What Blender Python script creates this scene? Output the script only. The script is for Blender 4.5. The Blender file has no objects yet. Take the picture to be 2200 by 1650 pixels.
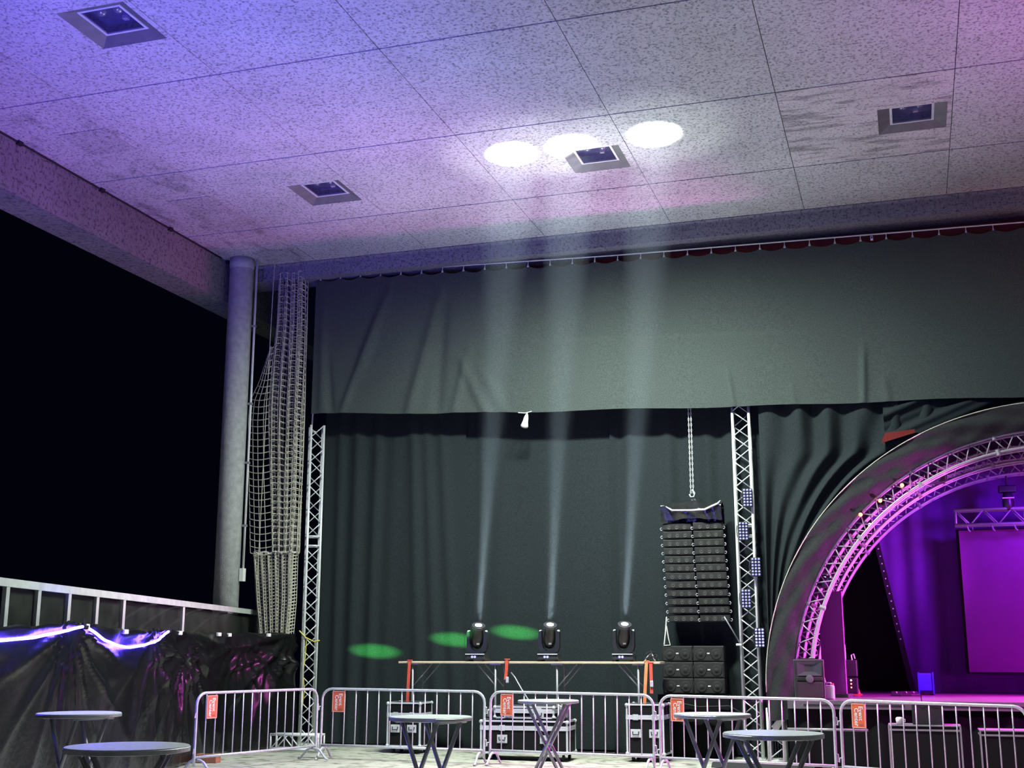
import bpy, bmesh, math, random
from mathutils import Vector, Matrix
random.seed(7)
scene = bpy.context.scene
COL = scene.collection
PI = math.pi

# ------------------------------------------------------------------ camera
F = 2650.0; W, H = 2200, 1650
YAW = math.radians(17.7); PITCH = math.atan(580 / F); EYE = 1.65
cam_d = bpy.data.cameras.new('camera'); cam = bpy.data.objects.new('camera', cam_d)
COL.objects.link(cam); scene.camera = cam
cam_d.sensor_fit = 'HORIZONTAL'; cam_d.sensor_width = 36.0; cam_d.lens = F / W * 36.0
cam_d.clip_end = 300
cam.location = (0, 0, EYE); cam.rotation_euler = (PI / 2 + PITCH, 0, YAW)
_s, _c = math.sin(YAW), math.cos(YAW); _sp, _cp = math.sin(PITCH), math.cos(PITCH)
_fw = Vector((-_s * _cp, _c * _cp, _sp)); _rt = Vector((_c, _s, 0)); _up = Vector((_s * _sp, -_c * _sp, _cp))
def at(x, y, X=None, Y=None, Z=None):
    """point of the building plane X=, Y= or Z= (metres) that a surveyed image point belongs to"""
    d = _fw + _rt * ((x - W / 2) / F) + _up * ((H / 2 - y) / F)
    t = X / d.x if X is not None else Y / d.y if Y is not None else (Z - EYE) / d.z
    return Vector((d.x * t, d.y * t, EYE + d.z * t))
def gz(X, Y=0):            # the floor drains very slightly towards the right
    return -0.009 * (max(-9.5, min(8, X)) + 9.5)

# ------------------------------------------------------------------ world, exposure
world = bpy.data.worlds.new('night_sky'); scene.world = world; world.use_nodes = True
bg = world.node_tree.nodes['Background']; bg.inputs[0].default_value = (0.10, 0.16, 0.5, 1); bg.inputs[1].default_value = 0.006
vs = scene.view_settings; vs.view_transform = 'Standard'; vs.look = 'None'; vs.gamma = 1.0; vs.use_curve_mapping = False
vs.exposure = 0.0
cy = scene.cycles
cy.max_bounces = 4; cy.diffuse_bounces = 2; cy.glossy_bounces = 2; cy.transmission_bounces = 2; cy.volume_bounces = 0; cy.transparent_max_bounces = 6
cy.use_adaptive_sampling = True; cy.adaptive_threshold = 0.04
cy.caustics_reflective = False; cy.caustics_refractive = False; cy.sample_clamp_indirect = 4.0

# ------------------------------------------------------------------ lights
CEIL = 9.3
def look(o, target): o.rotation_euler = (Vector(target) - o.location).to_track_quat('-Z', 'Y').to_euler()
def spot(name, loc, target, power, color, angle, blend=0.5, radius=0.05):
    d = bpy.data.lights.new(name, 'SPOT'); d.energy = power; d.color = color
    d.spot_size = math.radians(angle); d.spot_blend = blend; d.shadow_soft_size = radius
    o = bpy.data.objects.new(name, d); COL.objects.link(o); o.location = loc; look(o, target); return o
def point(name, loc, power, color, radius=0.1):
    d = bpy.data.lights.new(name, 'POINT'); d.energy = power; d.color = color; d.shadow_soft_size = radius
    o = bpy.data.objects.new(name, d); COL.objects.link(o); o.location = loc; return o
YH = 20.9
HEADS = [(at(1026, 1400, Y=YH).x, at(1100, 332, Z=CEIL)), (at(1181, 1400, Y=YH).x, at(1228, 316, Z=CEIL)), (at(1341, 1400, Y=YH).x, at(1405, 290, Z=CEIL))]
HEAD_PIV = 1.93          # tilt axis height of the moving heads
for hx, tgt in HEADS:
    p = Vector((hx, YH, HEAD_PIV)); d = (Vector(tgt) - p).normalized()
    spot('beam_light', p + d * 0.30, tgt, 60000, (0.90, 1.0, 0.93), 6.2, 0.75, 0.05)
    spot('beam_spill', p + d * 0.36, p + d * 0.36 + d + Vector((0, -0.15, 0)), 370, (0.72, 0.87, 1.0), 96, 0.8, 0.10)
    spot('beam_halo', p + d * 0.36, tgt, 1500, (0.88, 1.0, 0.90), 20, 1.0, 0.08)
    # added lamps stand in for light bounced down from the ceiling pools
    spot('pool_bounce_fill', Vector(tgt) - Vector((0, 0, 0.06)), Vector(tgt) - Vector((0, 0, 5)), 3300, (0.88, 1.0, 0.86), 174, 1.0, 0.30)
# blue wash from the audience side, blue of the bars on the truss, stage washes
spot('blue_wash', (-7.6, 7.2, 1.0), (-9.3, 12.9, 9.3), 5200, (0.13, 0.07, 1.0), 74, 1.0, 0.3)
spot('violet_wash', (-2.0, 3.5, 1.0), (-3.5, 17.5, 9.3), 1000, (0.16, 0.13, 1.0), 70, 0.9, 0.3)
spot('magenta_wash', (5.5, 12.0, 1.6), (4.4, 13.6, 9.3), 1900, (0.80, 0.14, 1.0), 72, 0.9, 0.3)
spot('red_wash', (5.0, 19.4, 6.4), (2.0, 21.9, 8.6), 60, (1.0, 0.05, 0.05), 46, 0.9, 0.2)
spot('added_fill', (3.5, 2.0, 8.6), (-5.0, 20.0, 1.5), 90, (0.93, 1.0, 0.84), 95, 0.8, 0.25)  # faint fill lamp added on the audience side, no fixture there
point('stage_magenta', (3.6, 22.6, 3.6), 45, (1.0, 0.03, 0.85), 0.2)
spot('arch_pink', (2.9, 20.97, 1.7), (-1.2, 21.12, 3.1), 3000, (1.0, 0.14, 0.80), 84, 0.6, 0.1)
spot('arch_violet', (3.0, 22.45, 1.8), (-1.0, 22.6, 3.4), 1500, (0.62, 0.10, 1.0), 84, 0.6, 0.1)
spot('deck_magenta', (3.2, 22.3, 4.3), (1.1, 21.1, 0.95), 6000, (1.0, 0.02, 0.80), 92, 0.9, 0.2)
spot('edge_pink', (3.9, 18.9, 2.3), (1.0, 20.3, 0.85), 800, (1.0, 0.06, 0.80), 34, 0.9, 0.1)
spot('stage_violet', (2.6, 22.6, 4.4), (0.8, 25.2, 2.4), 330, (0.30, 0.02, 1.0), 110, 0.8, 0.2)
spot('screen_magenta', (2.8, 22.4, 1.4), (2.2, 24.4, 2.2), 55, (0.9, 0.0, 0.9), 120, 0.8, 0.2)
# three green pattern spots thrown on the back drape from the audience side (flat elliptical beams)
for (px, py) in ((806, 1398), (977, 1373), (1107, 1356)):
    t = at(px, py, Y=21.86); L0 = Vector((-3.2, 5.0, 4.2))
    g = spot('green_spot', L0, t, 120000, (0.12, 1.0, 0.16), 0.62, 1.0, 0.02)
    g.rotation_mode = 'QUATERNION'; g.rotation_quaternion = (t - L0).to_track_quat('-Z', 'Y') @ Matrix.Rotation(math.radians(-7), 3, 'Z').to_quaternion()
    g.scale = (3.7, 1.0, 1.0)

# ------------------------------------------------------------------ materials
MATS = {}
def mat(name, color, rough=0.6, metal=0.0, var=0.12, scale=6.0, bump=0.0, bscale=40.0, emit=None, estr=0.0, spec=0.5, stretch=None, alpha=None, trans=0.0):
    m = bpy.data.materials.new(name); m.use_nodes = True
    nt = m.node_tree; b = nt.nodes['Principled BSDF']; L = nt.links
    b.inputs['Roughness'].default_value = rough; b.inputs['Metallic'].default_value = metal
    b.inputs['Specular IOR Level'].default_value = spec
    tc = nt.nodes.new('ShaderNodeTexCoord'); src = tc.outputs['Object']
    if stretch:
        mp = nt.nodes.new('ShaderNodeMapping'); mp.inputs['Scale'].default_value = stretch
        L.new(src, mp.inputs[0]); src = mp.outputs[0]
    nz = nt.nodes.new('ShaderNodeTexNoise'); nz.inputs['Scale'].default_value = scale; nz.inputs['Detail'].default_value = 5
    L.new(src, nz.inputs['Vector'])
    rp = nt.nodes.new('ShaderNodeValToRGB'); rp.color_ramp.elements[0].position = 0.3; rp.color_ramp.elements[1].position = 0.7
    lo = [max(0, c * (1 - var)) for c in color]; hi = [min(1, c * (1 + var)) for c in color]
    rp.color_ramp.elements[0].color = (*lo, 1); rp.color_ramp.elements[1].color = (*hi, 1)
    L.new(nz.outputs['Fac'], rp.inputs[0]); L.new(rp.outputs[0], b.inputs['Base Color'])
    if bump:
        n2 = nt.nodes.new('ShaderNodeTexNoise'); n2.inputs['Scale'].default_value = bscale; n2.inputs['Detail'].default_value = 4
        L.new(src, n2.inputs['Vector'])
        bp = nt.nodes.new('ShaderNodeBump'); bp.inputs['Strength'].default_value = bump; bp.inputs['Distance'].default_value = 0.02
        L.new(n2.outputs['Fac'], bp.inputs['Height']); L.new(bp.outputs[0], b.inputs['Normal'])
    if emit:
        b.inputs['Emission Color'].default_value = (*emit, 1); b.inputs['Emission Strength'].default_value = estr
    if trans: b.inputs['Transmission Weight'].default_value = trans
    if alpha is not None: b.inputs['Alpha'].default_value = alpha
    MATS[name] = m
    return m

def concrete(name, base, streak=False, rough=0.85, fine=26.0, stain=False):
    m = bpy.data.materials.new(name); m.use_nodes = True; nt = m.node_tree; L = nt.links; b = nt.nodes['Principled BSDF']
    b.inputs['Roughness'].default_value = rough; b.inputs['Specular IOR Level'].default_value = 0.25
    g = nt.nodes.new('ShaderNodeNewGeometry'); src = g.outputs['Position']
    def noise(scale, detail, st=None):
        s = src
        if st:
            mp = nt.nodes.new('ShaderNodeMapping'); mp.inputs['Scale'].default_value = st; L.new(src, mp.inputs[0]); s = mp.outputs[0]
        n = nt.nodes.new('ShaderNodeTexNoise'); n.inputs['Scale'].default_value = scale; n.inputs['Detail'].default_value = detail
        n.inputs['Roughness'].default_value = 0.6
        L.new(s, n.inputs['Vector']); return n.outputs['Fac']
    def ramp(fac, p0, c0, p1, c1):
        r = nt.nodes.new('ShaderNodeValToRGB'); e = r.color_ramp.elements
        e[0].position = p0; e[0].color = (c0, c0, c0, 1); e[1].position = p1; e[1].color = (c1, c1, c1, 1)
        L.new(fac, r.inputs[0]); return r.outputs[0]
    def mul(a, bb, f=1.0):
        x = nt.nodes.new('ShaderNodeMix'); x.data_type = 'RGBA'; x.blend_type = 'MULTIPLY'; x.inputs[0].default_value = f
        L.new(a, x.inputs[6]); L.new(bb, x.inputs[7]); return x.outputs[2]
    c = nt.nodes.new('ShaderNodeRGB'); c.outputs[0].default_value = (*base, 1)
    col = mul(c.outputs[0], ramp(noise(0.7, 4), 0.3, 0.78, 0.7, 1.0))
    if stain:
        col = mul(col, ramp(noise(1.6, 6, (1.6, 0.8, 1)), 0.34, 0.55, 0.48, 1.0))
    if streak:
        col = mul(col, ramp(noise(2.2, 5, (0.8, 3.6, 1)), 0.40, 0.55, 0.52, 1.0))
    else:
        col = mul(col, ramp(noise(fine * 0.5, 4), 0.38, 0.76, 0.52, 1.0))
    col = mul(col, ramp(noise(fine, 3), 0.36, 0.50, 0.47, 1.0))
    v = nt.nodes.new('ShaderNodeTexVoronoi'); v.inputs['Scale'].default_value = 5.0; L.new(src, v.inputs['Vector'])
    col = mul(col, ramp(v.outputs['Distance'], 0.05, 0.45, 0.11, 1.0), 0.6)
    L.new(col, b.inputs['Base Color'])
    bp = nt.nodes.new('ShaderNodeBump'); bp.inputs['Strength'].default_value = 0.35; bp.inputs['Distance'].default_value = 0.015
    L.new(noise(fine, 3), bp.inputs['Height']); L.new(bp.outputs[0], b.inputs['Normal'])
    MATS[name] = m; return m

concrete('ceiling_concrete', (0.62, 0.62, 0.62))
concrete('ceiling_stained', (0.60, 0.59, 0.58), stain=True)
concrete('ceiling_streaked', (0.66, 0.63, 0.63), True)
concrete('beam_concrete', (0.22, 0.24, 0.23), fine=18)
concrete('fascia_shaded', (0.27, 0.27, 0.33))  # ceiling concrete darkened: shade on its back edge is put into the colour
concrete('floor_concrete', (0.50, 0.50, 0.43), fine=5, rough=0.6)
concrete('dirty_plate', (0.50, 0.49, 0.48))
mat('column_concrete', (0.40, 0.42, 0.42), 0.8, var=0.18, scale=9, bump=0.4, bscale=60)
mat('lintel_red', (0.30, 0.05, 0.05), 0.8, var=0.2, scale=5)
mat('black_cloth', (0.005, 0.006, 0.007), 0.92, var=0.30, scale=60, bump=0.25, bscale=300, spec=0.2)
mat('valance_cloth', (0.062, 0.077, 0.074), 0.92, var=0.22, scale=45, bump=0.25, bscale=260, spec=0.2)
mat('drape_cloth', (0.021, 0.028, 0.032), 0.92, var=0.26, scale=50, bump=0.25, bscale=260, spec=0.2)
mat('arch_cloth', (0.030, 0.032, 0.035), 0.9, var=0.22, scale=40, bump=0.3, bscale=160, spec=0.25)
mat('red_cloth', (0.16, 0.008, 0.008), 0.85)
mat('tarp', (0.006, 0.006, 0.007), 0.25, var=0.3, scale=9, bump=0.25, bscale=10, spec=0.42)
mat('galvanised', (0.62, 0.64, 0.70), 0.36, 0.35, var=0.15, scale=22)
mat('aluminium', (0.82, 0.85, 0.86), 0.36, 0.15, var=0.08, scale=18)
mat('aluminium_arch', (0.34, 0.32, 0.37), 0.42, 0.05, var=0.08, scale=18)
mat('white_tube', (0.80, 0.82, 0.80), 0.45, var=0.08)
mat('table_top', (0.80, 0.86, 0.82), 0.35, 0.0, var=0.14, scale=30)
mat('table_edge', (0.55, 0.56, 0.60), 0.35, 0.7, var=0.1)
mat('leg_metal', (0.36, 0.36, 0.40), 0.30, 0.4, var=0.15)
mat('speaker_black', (0.009, 0.010, 0.011), 0.55, var=0.3, scale=30, bump=0.15, bscale=90)
mat('speaker_grille', (0.010, 0.011, 0.011), 0.7, var=0.35, scale=120, bump=0.4, bscale=200)
mat('driver', (0.012, 0.012, 0.013), 0.5)
mat('badge', (0.75, 0.78, 0.80), 0.35, 0.1)
mat('case_black', (0.006, 0.006, 0.008), 0.75, spec=0.2, var=0.25, scale=25)
mat('case_edge', (0.74, 0.76, 0.82), 0.34, 0.3, var=0.1)
mat('fixture_black', (0.022, 0.022, 0.028), 0.38, var=0.2)
mat('fixture_grey', (0.08, 0.08, 0.10), 0.35, 0.3)
mat('rubber', (0.012, 0.012, 0.013), 0.8)
mat('plank', (0.62, 0.50, 0.36), 0.6, var=0.2, scale=12, stretch=(1, 12, 12))
mat('strap_red', (0.72, 0.10, 0.06), 0.6, var=0.15)
mat('strap_orange', (0.85, 0.30, 0.12), 0.6, var=0.15)
mat('strap_yellow', (0.75, 0.66, 0.12), 0.6)
mat('sign_orange', (0.80, 0.13, 0.05), 0.5, var=0.08)
mat('sign_white', (0.88, 0.84, 0.86), 0.5)
mat('rope', (0.52, 0.50, 0.42), 0.9, var=0.2, scale=30)
mat('rope_white', (0.80, 0.80, 0.76), 0.9)
mat('poly_pane', (0.045, 0.05, 0.045), 0.3, var=0.4, scale=4, alpha=0.5)
mat('shelter_frame', (0.66, 0.70, 0.68), 0.5, 0.2)
mat('dark_glass', (0.02, 0.02, 0.05), 0.08, var=0.2)
mat('fixture_blue', (0.10, 0.10, 0.20), 0.35, var=.4, scale=5)
mat('lamp_glass', (0.10, 0.10, 0.22), 0.05, alpha=.25)
mat('reveal_grey', (0.15, 0.15, 0.15), 0.6, var=.2)
mat('lamp_inner', (0.70, 0.72, 0.74), 0.2, 0.6)
mat('black_plastic_sheet', (0.02, 0.02, 0.022), 0.16, var=0.3, scale=10, bump=0.2, bscale=20, spec=0.7)
mat('brick_red', (0.36, 0.13, 0.07), 0.8, var=0.2)
mat('backdrop', (0.15, 0.03, 0.30), 0.85, var=0.06)  # violet of the stage light is put into the cloth colour
mat('tinted_screen', (0.22, 0.02, 0.24), 0.55, var=0.05, scale=2)  # screen and wing panel: magenta stage light put into the base colour
mat('edge_metal', (0.14, 0.13, 0.15), 0.35, 0.2)
mat('stage_deck', (0.11, 0.10, 0.12), 0.34, var=0.2, scale=8)
mat('canister', (0.75, 0.72, 0.78), 0.45)
mat('cone_red', (0.85, 0.10, 0.06), 0.5)
mat('blue_plastic', (0.05, 0.06, 0.75), 0.4)
mat('paper_white', (0.85, 0.87, 0.84), 0.7)
mat('grey_plastic', (0.10, 0.10, 0.12), 0.5)
mat('led_blue_strip', (0.5, 0.5, 1.0), 0.4, emit=(0.08, 0.04, 1.0), estr=110)
mat('led_cell', (0.4, 0.4, 0.7), 0.3, emit=(0.22, 0.22, 1.0), estr=0.35)
mat('led_cell_bright', (0.4, 0.4, 0.7), 0.3, emit=(0.32, 0.30, 1.0), estr=1.2)
mat('lens_lit', (0.9, 0.95, 1.0), 0.2, emit=(0.86, 1.0, 0.95), estr=30)
mat('indicator_white', (0.9, 0.9, 1.0), 0.3, emit=(0.85, 0.85, 1.0), estr=6)
mat('indicator_red', (0.9, 0.2, 0.1), 0.3, emit=(1.0, 0.16, 0.08), estr=6)

# ------------------------------------------------------------------ mesh helpers
def link(name, me, m=None, parent=None, loc=None, rot=None, smooth=False):
    o = bpy.data.objects.new(name, me); COL.objects.link(o)
    if m is not None and me is not None and not me.materials: me.materials.append(MATS[m] if isinstance(m, str) else m)
    if parent is not None: o.parent = parent
    if loc is not None: o.location = loc
    if rot is not None: o.rotation_euler = rot
    if smooth and me is not None:
        me.polygons.foreach_set('use_smooth', [True] * len(me.polygons)); me.update()
    return o
def tag(o, label=None, cat=None, group=None, kind=None):
    if label: o['label'] = label
    if cat: o['category'] = cat
    if group: o['group'] = group
    if kind: o['kind'] = kind
    return o
def empty(name, loc=(0, 0, 0), rz=0.0):
    o = bpy.data.objects.new(name, None); o.empty_display_size = 0.1; COL.objects.link(o)
    o.location = loc; o.rotation_euler = (0, 0, rz); return o

class MB:
    def __init__(self): self.v = []; self.f = []
    def box(self, x0, x1, y0, y1, z0, z1):
        n = len(self.v)
        self.v += [(x0, y0, z0), (x1, y0, z0), (x1, y1, z0), (x0, y1, z0), (x0, y0, z1), (x1, y0, z1), (x1, y1, z1), (x0, y1, z1)]
        self.f += [tuple(n + i for i in q) for q in ((3, 2, 1, 0), (4, 5, 6, 7), (0, 1, 5, 4), (1, 2, 6, 5), (2, 3, 7, 6), (3, 0, 4, 7))]; return self
    def cbox(self, c, s): return self.box(c[0] - s[0] / 2, c[0] + s[0] / 2, c[1] - s[1] / 2, c[1] + s[1] / 2, c[2] - s[2] / 2, c[2] + s[2] / 2)
    def hexa(self, pts):       # 8 points, bottom ring then top ring
        n = len(self.v); self.v += [tuple(p) for p in pts]
        self.f += [tuple(n + i for i in q) for q in ((3, 2, 1, 0), (4, 5, 6, 7), (0, 1, 5, 4), (1, 2, 6, 5), (2, 3, 7, 6), (3, 0, 4, 7))]; return self
    def tube(self, pts, r, n=8, closed=False, cap=True):
        pts = [Vector(p) for p in pts]; k = len(pts); base = len(self.v); prev = None
        for i, p in enumerate(pts):
            a = pts[i - 1] if (i > 0 or closed) else p; b = pts[(i + 1) % k] if (i < k - 1 or closed) else p
            t = (b - a).normalized() if (b - a).length > 1e-9 else Vector((0, 0, 1))
            if prev is None:
                u = t.cross(Vector((0, 0, 1)));
                if u.length < 1e-3: u = t.cross(Vector((1, 0, 0)))
                u.normalize()
            else:
                u = (prev - t * prev.dot(t))
                if u.length < 1e-6: u = t.orthogonal()
                u.normalize()
            prev = u; w = t.cross(u); rr = r[i] if isinstance(r, (list, tuple)) else r
            for j in range(n):
                an = 2 * PI * j / n; q = p + (u * math.cos(an) + w * math.sin(an)) * rr; self.v.append(tuple(q))
        m = k if closed else k - 1
        for i in range(m):
            for j in range(n):
                a0 = base + i * n + j; a1 = base + i * n + (j + 1) % n; i2 = (i + 1) % k
                self.f.append((a0, a1, base + i2 * n + (j + 1) % n, base + i2 * n + j))
        if cap and not closed:
            self.f.append(tuple(base + j for j in reversed(range(n)))); self.f.append(tuple(base + (k - 1) * n + j for j in range(n)))
        return self
    def lathe(self, prof, n=24, c=(0, 0, 0), axis='z'):
        base = len(self.v); k = len(prof)
        for (r, z) in prof:
            for j in range(n):
                a = 2 * PI * j / n; x, y = r * math.cos(a), r * math.sin(a)
                p = (x, y, z) if axis == 'z' else (x, z, y) if axis == 'y' else (z, x, y)
                self.v.append((c[0] + p[0], c[1] + p[1], c[2] + p[2]))
        for i in range(k - 1):
            for j in range(n):
                q = (base + i * n + j, base + i * n + (j + 1) % n, base + (i + 1) * n + (j + 1) % n, base + (i + 1) * n + j)
                self.f.append(q if axis != 'y' else q[::-1])
        e = tuple(base + j for j in range(n)); g = tuple(base + (k - 1) * n + j for j in range(n))
        self.f.append(e[::-1] if axis != 'y' else e); self.f.append(g if axis != 'y' else g[::-1]); return self
    def grid(self, fn, nu, nv):
        base = len(self.v)
        for j in range(nv + 1):
            for i in range(nu + 1): self.v.append(tuple(fn(i / nu, j / nv)))
        for j in range(nv):
            for i in range(nu):
                a = base + j * (nu + 1) + i; self.f.append((a, a + 1, a + nu + 2, a + nu + 1))
        return self
    def prism(self, poly, y0, y1):     # poly in x,z extruded along y
        n = len(poly); base = len(self.v)
        self.v += [(x, y0, z) for x, z in poly] + [(x, y1, z) for x, z in poly]
        self.f.append(tuple(base + i for i in range(n))); self.f.append(tuple(base + n + i for i in reversed(range(n))))
        for i in range(n):
            j = (i + 1) % n; self.f.append((base + i, base + n + i, base + n + j, base + j))
        return self
    def mesh(self, name):
        me = bpy.data.meshes.new(name); me.from_pydata(self.v, [], self.f); me.update(); return me
    def build(self, name, m, parent=None, loc=None, rot=None, smooth=False, bevel=0.0):
        o = link(name, self.mesh(name), m, parent, loc, rot, smooth)
        if bevel:
            b = o.modifiers.new('bevel', 'BEVEL'); b.width = bevel; b.segments = 2; b.limit_method = 'ANGLE'
        return o
_bars = {}
def bar(name, p, q, r, m, parent=None, n=8):
    """round bar between two points; alike bars share their mesh"""
    p, q = Vector(p), Vector(q); L = round((q - p).length, 3); key = (L, r, m, n)
    if key not in _bars:
        me = MB().tube([(0, 0, 0), (0, 0, L)], r, n).mesh(name); me.materials.append(MATS[m])
        me.polygons.foreach_set('use_smooth', [len(f.vertices) == 4 for f in me.polygons]); _bars[key] = me
    o = bpy.data.objects.new(name, _bars[key]); COL.objects.link(o)
    o.location = p; o.rotation_mode = 'QUATERNION'; o.rotation_quaternion = (q - p).to_track_quat('Z', 'Y')
    if parent is not None: o.parent = parent
    return o
def copy_tree(o, parent=None):
    c = o.copy(); COL.objects.link(c); c.parent = parent
    for k, v in o.items():
        if isinstance(v, (str, int, float)): c[k] = v
    for ch in list(o.children): copy_tree(ch, c)
    return c
def text_mesh(body, size, depth=0.001):
    cu = bpy.data.curves.new('lettering', 'FONT'); cu.body = body; cu.size = size; cu.align_x = 'CENTER'; cu.align_y = 'CENTER'; cu.extrude = depth; cu.offset = size * 0.02
    cu.resolution_u = 2
    o = bpy.data.objects.new('lettering', cu); COL.objects.link(o)
    me = bpy.data.meshes.new_from_object(o.evaluated_get(bpy.context.evaluated_depsgraph_get()))
    bpy.data.objects.remove(o); bpy.data.curves.remove(cu); return me
def lerp_list(pts, x):
    if x <= pts[0][0]: return pts[0][1]
    for (a, b), (c, d) in zip(pts, pts[1:]):
        if x <= c: return b + (d - b) * (x - a) / (c - a)
    return pts[-1][1]
def gauss(x, s): return math.exp(-(x / s) ** 2)

# ================================================================== STRUCTURE
# floor
def fl(u, v):
    x = -9.5 + u * 19.5; y = -2 + v * 32; return (x, y, gz(x))
m = MB().grid(fl, 12, 12); m.box(-40, -9.5, -2, 45, -0.2, 0.0)
tag(m.build('floor', 'floor_concrete'), kind='structure')

# ceiling slab with separate panels below it, open joints between them
slab = MB().box(-12.55, 9, -3, 21.9, 9.6, 9.9).build('ceiling', 'beam_concrete'); tag(slab, kind='structure')
XS = [-12.55, -10.84, -8.47, -6.10, -3.72, -1.35, 1.02, 3.39, 5.76, 9.0]
YS = [-3.0, 2.05, 4.9, 7.75, 10.6, 13.45, 16.30, 19.15, 21.16]
DOWN = {(1, 4): (-9.50, -8.55, 11.42, 12.37), (1, 6): (-9.52, -8.57, 17.40, 18.37), (3, 6): (-4.76, -3.84, 17.40, 18.32), (5, 6): (-0.01, 0.95, 17.32, 18.24),
        (3, 4): (-4.76, -3.84, 11.42, 12.37), (5, 4): (-0.01, 0.95, 11.42, 12.37)}
HATCH = {(0, 5): (-11.80, -11.0, 14.48, 15.29), (0, 6): (-11.80, -11.0, 17.40, 18.18), (0, 7): (-11.80, -11.05, 20.33, 21.0), (0, 4): (-11.80, -10.98, 11.55, 12.34)}
GAP = 0.011
pcache = {}
for i in range(len(XS) - 1):
    for j in range(len(YS) - 1):
        x0, x1, y0, y1 = XS[i] + GAP * 0.45, XS[i + 1] - GAP * 0.45, YS[j] + GAP * 1.3, YS[j + 1] - GAP * 1.3
        if i == 0: x0 = XS[0]
        mname = 'ceiling_stained' if i == 0 else 'ceiling_streaked' if (i, j) in ((5, 6),) else 'ceiling_concrete'
        h = DOWN.get((i, j)) or HATCH.get((i, j))
        mb = MB()
        if not h:
            mb.box(x0, x1, y0, y1, CEIL, 9.6)
        else:
            g = 0.010 if (i, j) in HATCH else 0
            hx0, hx1, hy0, hy1 = h[0] - g, h[1] + g, h[2] - g, h[3] + g
            mb.box(x0, hx0, y0, y1, CEIL, 9.6); mb.box(hx1, x1, y0, y1, CEIL, 9.6)
            mb.box(hx0, hx1, y0, hy0, CEIL, 9.6); mb.box(hx0, hx1, hy1, y1, CEIL, 9.6)
        mb.build('ceiling_panel', mname, slab)
for k, (hx0, hx1, hy0, hy1) in HATCH.items():
    MB().box(hx0, hx1, hy0, hy1, CEIL - 0.006, 9.5).build('hatch_plate', 'dirty_plate', slab)

# down-stand edge beam on the left, with the wire along its top
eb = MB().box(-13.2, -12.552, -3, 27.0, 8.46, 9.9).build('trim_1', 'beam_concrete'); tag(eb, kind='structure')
MB().tube([(-12.53, y, CEIL - 0.02) for y in (-3, 5, 12, 20.4)], 0.016, 6).build('edge_wire', 'rubber', eb)
for k in range(9):
    MB().box(-12.553, -12.49, -0.05, 0.05, CEIL - 0.06, CEIL).build('wire_clip', 'rubber', eb, (0, 6.3 + 2.05 * k, 0))
# rounded nose where the ceiling turns down, and the lintel behind the drape rail
prof = [(21.18, 9.6), (21.18, CEIL)]
for k in range(6):
    a = k / 5 * PI / 2; prof.append((21.18 + 0.05 * math.sin(a), CEIL - 0.05 * (1 - math.cos(a))))
prof += [(21.24, 9.00), (21.90, 9.00), (21.90, 9.6)]
nb = MB(); base = len(prof)
for x in (-12.55, 9.0): nb.v += [(x, y, z) for y, z in prof]
for k in range(base):
    nb.f.append((k, (k + 1) % base, base + (k + 1) % base, base + k))
no = nb.build('trim_2', 'fascia_shaded', smooth=False); tag(no, kind='structure')
tag(MB().box(-10.9, 9, 21.90, 22.05, 6.6, 9.6).build('wall_back', 'lintel_red'), kind='structure')
# ================================================================== COLUMN, PIPES, NET
cx, cy = -12.21, 20.66
col = empty('column', (cx, cy, 0)); tag(col, 'round pale concrete column carrying the roof at the left', 'column')
MB().lathe([(0.235, 0), (0.235, 9.06), (0.228, 9.07), (0.228, 9.10), (0.245, 9.11), (0.245, 9.30)], 40).build('shaft', 'column_concrete', col, smooth=False)
col.children[0].data.polygons.foreach_set('use_smooth', [len(p.vertices) == 4 for p in col.children[0].data.polygons])
# pipes
p1 = empty('drain_pipe', (-11.91, 20.72, 0)); tag(p1, 'thin pale conduit clamped along the right side of the column', 'pipe')
MB().tube([(0, 0, 3.2), (0, 0, 9.29)], 0.022, 8).build('pipe', 'white_tube', p1, smooth=True)
for z in (4.0, 5.2, 6.35, 7.9):
    MB().box(-0.06, 0.03, -0.03, 0.03, z, z + 0.04).build('pipe_clamp', 'leg_metal', p1)
MB().box(-0.05, 0.03, -0.05, 0.05, 2.98, 3.22).build('junction_box', 'white_tube', p1)
w1 = MB().tube([(-11.70, 20.9, 3.0), (-11.70, 20.95, 6.2), (-11.68, 21.0, 9.29)], 0.008, 5).build('hanging_wire', 'rope'); tag(w1, 'thin wire hanging beside the column in front of the net', 'wire')

# gathered safety net
net = empty('safety_net', (-11.55, 21.3, 0)); tag(net, 'gathered beige ball-catch net hanging beside the column', 'net')
NY = 21.3
L_ = [(590, 598), (700, 592), (770, 584), (860, 578), (900, 577), (1000, 577), (1180, 583), (1290, 588), (1360, 596), (1620, 598)]
R_ = [(590, 652), (700, 650), (770, 648), (860, 645), (1000, 640), (1180, 632), (1290, 628), (1360, 622), (1620, 618)]
FL_ = [(745, 585), (780, 573), (820, 560), (858, 541), (900, 537), (1000, 538), (1100, 540), (1180, 541), (1290, 548), (1360, 556), (1620, 560)]
def ypx(z):                                   # image row of height z on the net plane, only to read the surveyed outline
    return 1405 - (z - 1.65) * 111.2 if False else lerp_list(NZ, -z)
NZ = sorted((-at(600, y, Y=NY).z, y) for y in range(560, 1640, 10))
def edge(lst, z):
    py = ypx(z); return at(lerp_list(lst, py), py, Y=NY).x
def pleat(u, z, layer):
    ph = layer * 1.9 + 0.25 * math.sin(z * 1.7 + layer)
    return (0.10 * math.sin(u * 2 * PI * 4.0 + ph), 0.02 * math.sin(u * 2 * PI * 4.0 + ph + 1.0))
nm = MB(); org = Vector((-11.55, NY, 0))
def strand(mb, pts, r=0.0065): mb.tube([Vector(p) - org for p in pts], r, 4, cap=False)
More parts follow.
